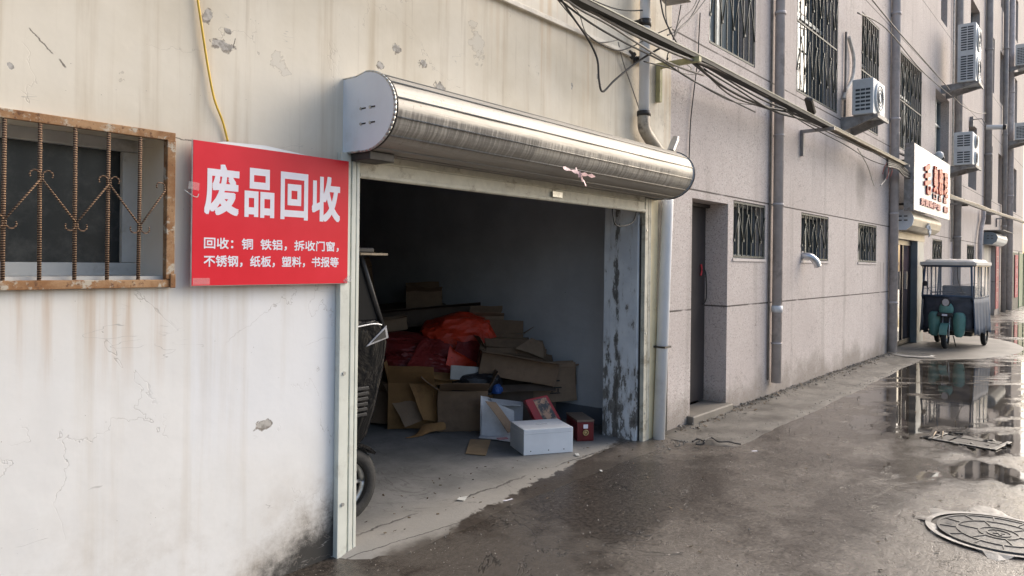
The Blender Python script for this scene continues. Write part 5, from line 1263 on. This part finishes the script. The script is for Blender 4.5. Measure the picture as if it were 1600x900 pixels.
sheet('bright yellow brown cardboard piece upright in the heap centre', [at(744, 622, 1.42), at(772, 626, 1.36), at(779, 592, 1.36), at(752, 588, 1.42)], 'card3', crumple=.01, seed=9)
sheet('off white board strip stuck in the heap under the bright red sheet', [at(703, 593, 1.5), at(760, 594, 1.42), at(761, 574, 1.42), at(704, 571, 1.5)], 'greycard', crumple=.006, seed=10)
sheet('brown cardboard tongue hanging over the white open carton', [at(759, 627, 1.02), at(775, 629, .98), at(806, 670, .86), at(794, 676, .86)], 'card2', crumple=.008, seed=11, th=.004)
sheet('brown raised lid slab at the very top of the right heap', [at(775, 500, 1.9), at(822, 487, 1.68), at(843, 520, 1.5), at(800, 512, 1.7)], 'card1', crumple=.01, seed=12)
sheet('pale brown slab in the middle of the right heap', [at(805, 545, 1.30), at(850, 560, 1.15), at(848, 535, 1.2), at(830, 528, 1.3)], 'card2', crumple=.01, seed=13)
# red and dark plastic sheets
def lump(label, c, size, rot, mat, seed, name='plastic_bag', cat='bag', amp=.28, group=None):
    mb = MB(); bmesh.ops.create_icosphere(mb.bm, subdivisions=4, radius=1.0); off = Vector((seed * 2.3, seed * 5.1, seed))
    for v in mb.bm.verts:
        d = v.co.copy(); k = 1 + amp * mnoise.noise(d * 1.6 + off) + amp * .6 * abs(mnoise.noise(d * 3.5 + off)) + .06 * mnoise.noise(d * 9 + off)
        q = d * k; q.z = max(q.z, -.55)
        p_ = .75; q = Vector([math.copysign(abs(t_) ** p_, t_) for t_ in q]); v.co = Vector((q.x * size[0] / 2, q.y * size[1] / 2, q.z * size[2] / 2))
    mb.xf(Euler(rot).to_matrix().to_4x4())
    o = obj(name, mb, mat, loc=c); return tag(o, label, cat, group)
lump('bulky dark red plastic sack left of the bright red sheets', (5.0, 2.30, .66), (.85, .6, .34), (0, .1, -.6), 'darkredbag', 3)
lump('large red plastic sack in the middle of the heap', (5.55, 2.05, .76), (.75, .6, .48), (0, -.1, -.7), 'redbag', 5)
lump('lower red plastic sack spilling left over the dark carton', (4.95, 2.05, .56), (.7, .5, .26), (.1, .15, -.7), 'darkredbag', 8)
lump('grey woven sack at the back left of the heap', (5.0, 3.7, 1.25), (.8, .6, .5), (0, .2, -.6), 'greybag', 11, name='woven_sack', cat='sack')
lump('grey woven sack low behind the tricycle nose', (4.5, 3.3, 1.0), (.7, .6, .5), (0, -.2, -.6), 'greybag', 12, name='woven_sack', cat='sack')
lump('black plastic sack under the long tipped carton', (5.2, 1.50, .40), (.5, .4, .26), (0, 0, -.6), 'blackbag', 14)
lump('small blue plastic bag peeking from the heap centre', (5.24, 1.27, .36), (.10, .10, .10), (0, 0, 0), 'bluebag', 15)
sheet('bright red plastic triangle folded down at the heap front', [at(697, 572, 1.72), at(758, 575, 1.62), at(712, 548, 1.68), at(704, 538, 1.75)], 'redbag', name='plastic_sheet', cat='plastic sheet', crumple=.02, seed=20, th=.003)
sheet('bright red plastic sheet draped at the top of the heap', [at(708, 532, 1.85), at(766, 538, 1.70), at(768, 500, 1.85), at(718, 502, 2.0)], 'redbag', name='plastic_sheet', cat='plastic sheet', crumple=.05, seed=21, th=.003)
sheet('dull red plastic sheet across the middle of the heap', [at(706, 560, 1.72), at(758, 566, 1.60), at(764, 536, 1.66), at(712, 532, 1.80)], 'darkredbag', name='plastic_sheet', cat='plastic sheet', crumple=.04, seed=22, th=.003)
sheet('dark red plastic sheet fanned out at the left of the heap', [at(636, 572, 1.85), at(700, 582, 1.75), at(704, 538, 1.85), at(660, 530, 2.0)], 'darkredbag', name='plastic_sheet', cat='plastic sheet', crumple=.05, seed=23, th=.003)
# white open carton
wc = thing('white_carton', 'white open carton standing on end with its flap on the floor', 'box', (4.99, 1.04, .01))
def wsheet(nm, cs, mat, seed, th=.004, cr=.006):
    o = sheet('x', cs, mat, th=th, crumple=cr, seed=seed, name=nm); del o['label']; del o['category']; o.parent = wc; o.matrix_parent_inverse = Matrix.Translation((-4.99, -1.04, -.01)); return o
A_, B_, C2, D2 = at(752, 678, 1.12), at(803, 684, .90), at(816, 626, .95), at(765, 620, 1.12)
E0, E1, E2, E3 = at(750, 617, .98), at(803, 624, .80), at(803, 684, .80), at(748, 682, .98)
wsheet('back_panel', [at(766, 672, 1.22), at(816, 676, 1.0), at(817, 628, 1.0), at(766, 622, 1.22)], 'whitecard', 1)
wsheet('side_panel', [at(750, 681, 1.12), at(766, 672, 1.25), at(766, 622, 1.25), at(752, 618, 1.12)], 'whitecard', 2)
wsheet('top_flap', [at(766, 622, 1.2), at(817, 628, .98), at(814, 634, .92), at(772, 632, 1.1)], 'whitecard', 3)
wsheet('front_flap', [gz(748, 684, .02), gz(802, 691, .02), gz(806, 678, .03), gz(756, 674, .03)], 'whitecard', 4)
wsheet('front_panel', [at(752, 680, 1.10), at(803, 688, .86), at(803, 642, .90), at(753, 620, 1.14)], 'whitecard', 5)
mb = MB(); q = gz(785, 685, .03); mb.obox(q, (.09, .05, .006), (0, 0, -.55)); o = obj('label', mb, plain('pink_print', (.6, .3, .32), .6), wc); o.matrix_parent_inverse = Matrix.Translation((-4.99, -1.04, -.01))
# styrofoam box
sb = thing('foam_box', 'white polystyrene box with lid at the front of the heap', 'box', (4.90, .60, .01)); 
fa, fb_, bl_ = Vector((4.61, .434, 0)), Vector((4.974, .209, 0)), Vector((4.938, .825, 0))
ux = (fb_ - fa); Lx = ux.length; rz = math.atan2(ux.y, ux.x)
sb.location = (fa + ux / 2 + Vector((-math.sin(rz), math.cos(rz), 0)) * .17 + Vector((0, 0, .010))); sb.rotation_euler = (0, 0, rz)
obj('body', MB().box((-Lx / 2, -.17, 0), (Lx / 2, .17, .165)), 'foam', sb, bevel=.003, seg=2)
obj('lid', MB().box((-Lx / 2, -.17, .1655), (Lx / 2, .17, .205)), 'foam', sb, bevel=.004, seg=3)
mb = MB(); mb.obox((0, 0, .2065), (.10, .03, .002)); obj('tape', mb, 'tape', sb)
mb = MB()
for x in (-Lx / 2 + .06, 0, Lx / 2 - .08): mb.cyl((x, -.171, .03), (x, -.169, .03), .005, n=8)
obj('dent', mb, 'darkmetal', sb)
# red gift box
g0, g1, g2, g3 = at(842, 668, .78), at(877, 656, .66), at(855, 617, .78), at(820, 625, .90)
nrm = (g1 - g0).cross(g3 - g0).normalized()
if nrm.y > 0: nrm = -nrm
gbx = thing('gift_box', 'red gift box with a printed picture leaning behind the polystyrene box', 'box', tuple(g0))
def qbox(ps, n0, n1):
    mb = MB(); A = [mb.bm.verts.new(p + nrm * n0 - g0) for p in ps]; B = [mb.bm.verts.new(p + nrm * n1 - g0) for p in ps]
    mb.bm.faces.new(A); mb.bm.faces.new(B[::-1])
    for i in range(4): mb.bm.faces.new((A[i], A[(i + 1) % 4], B[(i + 1) % 4], B[i]))
    return mb
obj('body', qbox([g0, g1, g2, g3], 0, -.09), 'giftred', gbx, bevel=.004)
cen_ = (g0 + g1 + g2 + g3) / 4
inner = [g0.lerp(g1, .32).lerp(g3.lerp(g2, .32), .06), g0.lerp(g1, .88).lerp(g3.lerp(g2, .88), .06), g0.lerp(g1, .88).lerp(g3.lerp(g2, .88), .93), g0.lerp(g1, .32).lerp(g3.lerp(g2, .32), .93)]
obj('picture', qbox(inner, .0025, .0005), 'picture', gbx)
# maroon wooden chest
mc = thing('wooden_chest', 'small maroon lacquered chest with brass ring by the right garage wall', 'chest', (5.43, .44, .01)); mc.rotation_euler = (0, 0, R(-38))
obj('body', MB().box((-.075, -.13, 0), (.075, .20, .165)), 'maroon', mc, bevel=.004)
obj('lid', MB().box((-.078, -.133, .167), (.078, .203, .185)), plain('dusty_chest_top', (.16, .12, .09), .7), mc, bevel=.004)
mb = MB(); mb.tube([(.022 * math.cos(a), -.138, .075 + .022 * math.sin(a)) for a in [i * math.pi / 8 for i in range(17)]], .005, n=6, sub=1)
obj('ring', mb, 'gold', mc); obj('paper_tag', MB().box((-.02, -.134, .11), (.02, -.1305, .145)), 'letter', mc); obj('knob', MB().cyl((0, -.136, .075), (0, -.131, .075), .012, n=10), 'gold', mc)
# print on right carton
p = at(878, 598, .96)
# floor litter
def scrap(label, px, py, w_, mat, seed, z=.012, cr=.012):
    q = gz(px, py, z); random.seed(seed); a = random.uniform(0, 3); ux_ = Vector((math.cos(a), math.sin(a), 0)) * w_ / 2; uy_ = Vector((-math.sin(a), math.cos(a), 0)) * w_ / 4
    sheet(label, [q - ux_ - uy_, q + ux_ - uy_ * .6, q + ux_ * .8 + uy_, q - ux_ + uy_ * .7], mat, name='litter_scrap', cat='litter', th=.001, crumple=cr, seed=seed, nx=4, ny=4)
scrap('crumpled pale green wrapper on the garage floor crack', 722, 778, .11, 'litter', 1); scrap('small white paper scrap on the wet edge of the lane', 793, 780, .08, 'letter', 2, .006)
scrap('thin translucent strip beside the polystyrene box', 902, 711, .07, 'litter', 3); scrap('tiny pale scrap on the lane before the white downpipe', 940, 735, .04, 'litter', 4, .006)
scrap('small white scrap on the pavement by the wall seam', 1178, 704, .05, 'letter', 6, .02)
# black wire on the pavement
mb = MB(); mb.tube([gz(1082, 690, .03), gz(1090, 686, .045), gz(1100, 690, .05), gz(1098, 694, .03), gz(1088, 694, .028), gz(1094, 688, .05)], .007, n=6); mb.tube([gz(1100, 688, .03), gz(1112, 684, .022), gz(1122, 690, .03), gz(1138, 690, .03), gz(1150, 693, .022), gz(1158, 694, .022)], .006, n=6)
tag(obj('wire_scrap', mb, 'cable'), 'tangled black wire lying on the pavement before the iron door', 'wire')
# pebbles and grit: nobody could count them
mb = MB(); random.seed(21)
def pebble(x, y, r, z=0):
    m_ = T3((x, y, z + r * .25), (random.random() * 6, random.random() * 6, random.random() * 6)) @ Matrix.Diagonal((r, r * random.uniform(.6, 1), r * random.uniform(.4, .8), 1))
    bmesh.ops.create_icosphere(mb.bm, subdivisions=1, radius=1.0, matrix=m_)
for k in range(900):
    x = random.uniform(2.4, 9.5); y = -abs(random.gauss(0, 1.5)) - .1
    if y < -4: continue
    pebble(x, y, random.choice((.0025, .003, .004, .006)), ground_z(x, y))
for k in range(250):
    x = random.uniform(6.3, 14); pebble(x, -abs(random.gauss(0, .05)) - .005, random.uniform(.004, .016), .018)
for k in range(130):
    x = random.uniform(6.1, 13.5); pebble(x, -.62 + random.gauss(0, .035), random.uniform(.003, .011), .0)
for k in range(120):
    pebble(random.uniform(5.6, 6.3), random.uniform(-.35, -.1), random.uniform(.003, .01), .0)
for k in range(420):
    x = random.uniform(6.2, 14.4); pebble(x, -abs(random.gauss(0, .09)) - .005, random.uniform(.003, .012), .01)
g_ = obj('gravel', mb, plain('grit', (.30, .27, .23), .8, var=.5, scale=60)); g_['kind'] = 'stuff'

mb = MB(); random.seed(33)
def leaf(x, y, r, z):
    mb.box((-r, -r * .5, -.0008), (r, r * .5, .0008), T3((x, y, z + r * .3), (random.uniform(-.5, .5), random.uniform(-.5, .5), random.random() * 6)))
for k in range(160): leaf(random.uniform(6.3, 14.4), -abs(random.gauss(0, .10)) - .01, random.uniform(.006, .022), .012)
for k in range(70): leaf(random.uniform(2.7, 6.2), random.uniform(-.35, .5), random.uniform(.004, .012), .008)
for k in range(110): leaf(random.uniform(3, 14), random.uniform(-3.2, -.5), random.uniform(.004, .014), .0)
lv = obj('ground_litter', mb, plain('dead_leaves', (.10, .07, .04), .8, var=.6, scale=30)); lv['kind'] = 'stuff'
# ================================================================== MANHOLES
mh = thing('manhole_cover', 'round cast iron manhole cover in a pale mortar ring at the lower right', 'manhole', (5.13, -2.70, .0))
def disc(mb, r0, r1, z0, z1, n=64, wob=0, seed=0):
    A, B = [], []
    for i in range(n):
        a = 2 * math.pi * i / n; w1 = 1 + wob * mnoise.noise(Vector((math.cos(a) * 2 + seed, math.sin(a) * 2, 0)))
        A.append(mb.bm.verts.new((r0 * math.cos(a), r0 * math.sin(a), z0))); B.append(mb.bm.verts.new((r1 * w1 * math.cos(a), r1 * w1 * math.sin(a), z1)))
    for i in range(n): mb.bm.faces.new((A[i], A[(i + 1) % n], B[(i + 1) % n], B[i]))
mb = MB(); disc(mb, .345, .375, .008, .009); disc(mb, .375, .45, .009, -.006, wob=.9, seed=3); obj('mortar_ring', mb, 'ring', mh)
mb = MB(); disc(mb, .0001, .35, -.004, -.002); obj('pit', mb, 'ironpit', mh)
mb = MB(); mb.cyl((0, 0, -.002), (0, 0, .006), .315, n=64)
cv = obj('cover', mb, 'iron', mh)
mb = MB()
for r0, r1 in ((.300, .315), (.205, .215), (.095, .103), (.055, .062)):
    disc(mb, r0, r0, .006, .011); disc(mb, r0, r1, .011, .011); disc(mb, r1, r1, .011, .006)
for k in range(12):
    a = k * math.pi / 6 + .2; T = Matrix.Rotation(a, 4, 'Z'); mb.box((.215, -.004, .006), (.300, .004, .0108), T)
for k in range(6):
    a = k * math.pi / 3 + .45; T = Matrix.Rotation(a, 4, 'Z'); mb.box((.103, -.004, .006), (.205, .004, .0108), T)
mb.box((-.035, -.006, .006), (.035, .006, .0105), Matrix.Rotation(.4, 4, 'Z')); mb.box((-.006, -.03, .006), (.006, .03, .0102), Matrix.Rotation(.4, 4, 'Z'))
obj('raised_ribs', mb, 'iron', cv)
for a in (1.5, 4.6):
    mb = MB(); T = Matrix.Rotation(a, 4, 'Z') @ Matrix.Translation((.255, 0, 0)); mb.box((-.018, -.03, .0062), (.018, .03, .0075), T); obj('key_slot', mb, 'black', cv)
gt = thing('drain_grate', 'broken flush drain lid with sticks lying in a puddle at the right', 'drain', (7.75, -2.2, 0)); gt.rotation_euler = (0, 0, R(-10))
obj('frame', MB().box((-.22, -.27, -.002), (.22, -.23, .008)).box((-.22, .23, -.002), (.16, .27, .005)).box((-.22, -.229, -.002), (-.18, .229, .006)), 'iron', gt, bevel=.004)
mb = MB(); random.seed(6)
mb.box((-.179, -.228, -.002), (.02, .10, .004)); mb.obox((.10, -.06, .001), (.14, .30, .008), (.02, .02, .08)); mb.obox((-.05, .17, .0), (.22, .09, .006), (.02, -.02, -.1))
for k in range(30): mb.obox((random.uniform(-.3, .25), random.uniform(-.32, .32), .001), (random.uniform(.02, .07), random.uniform(.015, .04), .010), (random.random() * .4, random.random() * .4, random.random() * 3))
o = obj('slab', mb, 'ironpit', gt, bevel=.002)
mb = MB()
for k, (a, b) in enumerate((((-.26, .22, .012), (.06, .30, .02)), ((-.16, .17, .015), (.12, .26, .018)))): mb.tube([a, b], .005, n=6, sub=1)
obj('sticks', mb, 'wood', gt)
mh2 = thing('manhole_cover', 'small flat round lid in the apron edge before the shop', 'manhole', (14.45, -.45, .022))
obj('cover', MB().cyl((0, 0, -.02), (0, 0, .014), .26, n=32), 'iron', mh2); mb = MB(); disc(mb, .262, .33, .015, -.002, wob=.2); obj('mortar_ring', mb, 'ring', mh2)

# ================================================================== GREEN PASSENGER TRICYCLE
tg = thing('passenger_tricycle', 'teal tricycle with cream roof and navy rain covers parked before the shop', 'tricycle', (16.35, -.66, .012)); tg.rotation_euler = (0, 0, R(-3)); tg.scale = (.86, .90, 1.04)
# local frame: front faces -x, width along y (|y|<.5)
obj('floor_pan', MB().box((.25, -.42, .22), (1.75, .42, .30)), 'darkmetal', tg, bevel=.02)
rf = MB(); nx_, ny_ = 14, 12; gr_ = []
for i in range(nx_ + 1):
    row = []
    for k in range(ny_ + 1):
        u, v = i / nx_, k / ny_; x = -.02 + u * 1.72; y = -.53 + v * 1.06
        edge = min(u, 1 - u, v, 1 - v); z = 1.555 + .09 * min(1, edge / .10) ** .5 + .012 * math.sin(v * math.pi * 5) ** 2 * (edge > .08)
        row.append(rf.bm.verts.new((x, y, z)))
    gr_.append(row)
for i in range(nx_):
    for k in range(ny_): rf.bm.faces.new((gr_[i][k], gr_[i + 1][k], gr_[i + 1][k + 1], gr_[i][k + 1])).smooth = True
roof = obj('roof', rf, 'roofcream', tg); s_ = roof.modifiers.new('s', 'SOLIDIFY'); s_.thickness = .03
mb = MB(); mb.box((0.0, -.515, 1.515), (1.68, -.50, 1.562)); mb.box((0.0, .50, 1.515), (1.68, .515, 1.562)); mb.box((-.01, -.499, 1.515), (.005, .499, 1.562)); obj('fringe', mb, 'black', roof)
mb = MB(); mb.box((-.025, -.535, 1.535), (1.70, -.517, 1.60)); mb.box((-.025, .517, 1.535), (1.70, .535, 1.60)); mb.box((-.035, -.516, 1.535), (-.012, .516, 1.60)); obj('roof_edge', mb, 'roofcream', roof, bevel=.008)
for y in (-.47, .47):
    obj('cab_post', MB().tube([(.02, y * .93, 1.54), (-.06, y, .95), (.0, y, .90)], .020, n=6, sub=1), 'navy', tg); obj('cab_post', MB().tube([(.75, y, 1.54), (.75, y, .3)], .016, n=6, sub=1), 'navy', tg); obj('cab_post', MB().tube([(1.62, y, 1.54), (1.66, y, .3)], .018, n=6, sub=1), 'navy', tg)
mb = MB(); mb.tube([(.0, -.46, 1.52), (.0, .46, 1.52)], .02, n=6, sub=1); obj('cab_rail', mb, 'navy', tg); mb = MB(); mb.tube([(-.06, -.47, .96), (-.06, .47, .96)], .022, n=6, sub=1); obj('cab_rail', mb, 'navy', tg)
obj('cab_post', MB().tube([(.06, .17, 1.52), (-.04, .18, .98)], .018, n=6, sub=1), 'navy', tg)
obj('windscreen', MB().quad((-.055, -.45, .97), (-.055, .45, .97), (.01, .44, 1.52), (.01, -.44, 1.52)), 'vinyl', tg)
mb = MB(); mb.tube([(-.08, -.20, 1.50), (-.10, -.22, 1.25), (-.09, -.31, 1.02)], .008, n=5); obj('wiper', mb, 'black', tg)
# front apron: dark cover, curved
def curved(mb, pts_y, z0, z1, xf_, thk=.02, n=12):
    g1 = []
    for i in range(n + 1):
        t = i / n; y = pts_y[0] + (pts_y[1] - pts_y[0]) * t
        g1.append([mb.bm.verts.new((xf_(y, z), y, z)) for z in [z0 + (z1 - z0) * k / 8 for k in range(9)]])
    for a, b in zip(g1, g1[1:]):
        for k in range(8): mb.bm.faces.new((a[k], b[k], b[k + 1], a[k + 1])).smooth = True
mb = MB(); curved(mb, (-.47, .47), .33, .95, lambda y, z: -.07 + .35 * y * y + .03 * math.sin(z * 20 + y * 9) + .10 * (.95 - z))
ap = obj('front_apron', mb, 'apron', tg); s_ = ap.modifiers.new('s', 'SOLIDIFY'); s_.thickness = .012
for sg_ in (-1, 1):
    mb = MB(); bmesh.ops.create_uvsphere(mb.bm, u_segments=20, v_segments=14, radius=1.0)
    for v in mb.bm.verts: 
        c0_ = Vector([math.copysign(abs(t_) ** .6, t_) for t_ in v.co]); v.co = Vector((c0_.x * .07 - .07 + .05 * abs(c0_.y), c0_.y * (.115 + .015 * c0_.z) + sg_ * .235, c0_.z * .23 + .44))
    for f in mb.bm.faces: f.smooth = True
    obj('leg_shield', mb, 'teal', tg)
mb = MB(); bmesh.ops.create_uvsphere(mb.bm, u_segments=20, v_segments=12, radius=1.0)
for v in mb.bm.verts: v.co = Vector((v.co.x * .07 - .14, v.co.y * .14 - .01, v.co.z * .14 + .72))
for f in mb.bm.faces: f.smooth = True
nose = obj('nose_cowl', mb, 'teal', tg)
hl_ = obj('headlight', MB().cyl((-.15, -.01, .85), (-.20, -.01, .85), .08, .085, n=20), 'black', tg); obj('lens', MB().cyl((-.201, -.01, .85), (-.208, -.01, .85), .066, n=20), 'lens', hl_)
obj('cargo_rack', MB().box((-.24, -.15, .585), (-.12, .15, .66)), 'black', tg, bevel=.02); obj('number_plate', MB().box((-.246, -.05, .60), (-.242, .05, .635)), 'letter', tg)
mb = MB(); pr = [(-.16 + .245 * math.cos(R(40 + i * 12)), .225 + .245 * math.sin(R(40 + i * 12))) for i in range(12)]; pr2 = [(-.16 + .225 * math.cos(R(40 + i * 12)), .225 + .225 * math.sin(R(40 + i * 12))) for i in range(12)][::-1]
mb.prism(pr + pr2, -.075, .075, 1); obj('front_fender', mb, 'teal', tg, bevel=.006)
wheel(tg, Vector((-.16, 0, .215)), .215, .10, spokes=5)
mb = MB(); 
for y in (-.065, .065): mb.tube([(-.16, y, .22), (-.06, y, .6)], .014, n=6, sub=1)
obj('fork', mb, 'silver', tg)
for y in (-.46, .46): wheel(tg, Vector((1.35, y, .21)), .21, .10, spokes=5)
mb = MB(); mb.tube([(.05, -.33, 1.02), (.0, -.1, 1.04), (.0, .1, 1.04), (.05, .33, 1.02)], .013, n=6); obj('handlebar', mb, 'black', tg)
for y in (.40, ): 
    m2 = MB(); m2.tube([(0.0, .33, 1.05), (-.12, y, 1.17)], .007, n=5, sub=1); m2.cyl((-.12, y, 1.19), (-.135, y, 1.19), .05, n=14); obj('mirror', m2, 'black', tg)
obj('seat', MB().box((.38, -.2, .60), (.68, .2, .72)), 'black', tg, bevel=.03); 
mb = MB(); mb.box((1.15, -.42, .5), (1.6, .42, .62)); mb.box((1.50, -.42, .62), (1.62, .42, 1.14)); obj('rear_bench', mb, 'apron', tg, bevel=.04)
def side_cover(y):
    mb = MB()
    # wavy cloth
    g1 = []
    for i in range(25):
        t = i / 24; x = -.02 + t * 1.70; wv = .02 * math.sin(t * 32) + .012 * math.sin(t * 71)
        g1.append([mb.bm.verts.new((x, y + math.copysign(1, y) * (wv * (1 - k / 6) + .03 * (1 - k / 6)), .26 + (.93 - .26) * k / 6 + (.03 * math.sin(t * 17) if k == 0 else 0))) for k in range(7)])
    for a, b in zip(g1, g1[1:]):
        for k in range(6): mb.bm.faces.new((a[k], b[k], b[k + 1], a[k + 1])).smooth = True
    o = obj('side_curtain', mb, 'navy', tg); s_ = o.modifiers.new('s', 'SOLIDIFY'); s_.thickness = .01
    mb = MB(); g1 = []
    for i in range(25):
        t = i / 24; x = .0 + t * 1.65
        g1.append([mb.bm.verts.new((x, y + .012 * math.sin(t * 45) * (1 - k / 3), .93 + .60 * k / 3)) for k in range(4)])
    for a, b in zip(g1, g1[1:]):
        for k in range(3): mb.bm.faces.new((a[k], b[k], b[k + 1], a[k + 1])).smooth = True
    o = obj('side_window', mb, 'vinyl', tg)
    mb = MB()
    for x in (.05, .45, .78, 1.2, 1.6): mb.tube([(x, y, 1.53), (x + .02, y - math.copysign(.006, y), 1.2), (x - .01, y, .93)], .012, n=5)
    mb.tube([(.0, y, .93), (.4, y, .94), (.9, y, .93), (1.65, y, .96)], .012, n=5)
    obj('window_strap', mb, 'navy', tg)
side_cover(-.49); side_cover(.49)
mb = MB(); mb.quad((1.68, -.49, .3), (1.68, .49, .3), (1.67, .48, .9), (1.67, -.48, .9)); o = obj('rear_curtain', mb, 'navy', tg); s_ = o.modifiers.new('s', 'SOLIDIFY'); s_.thickness = .01
obj('kickstand', MB().tube([(.1, -.1, .22), (.12, -.15, .02)], .012, n=5, sub=1), 'darkmetal', tg)
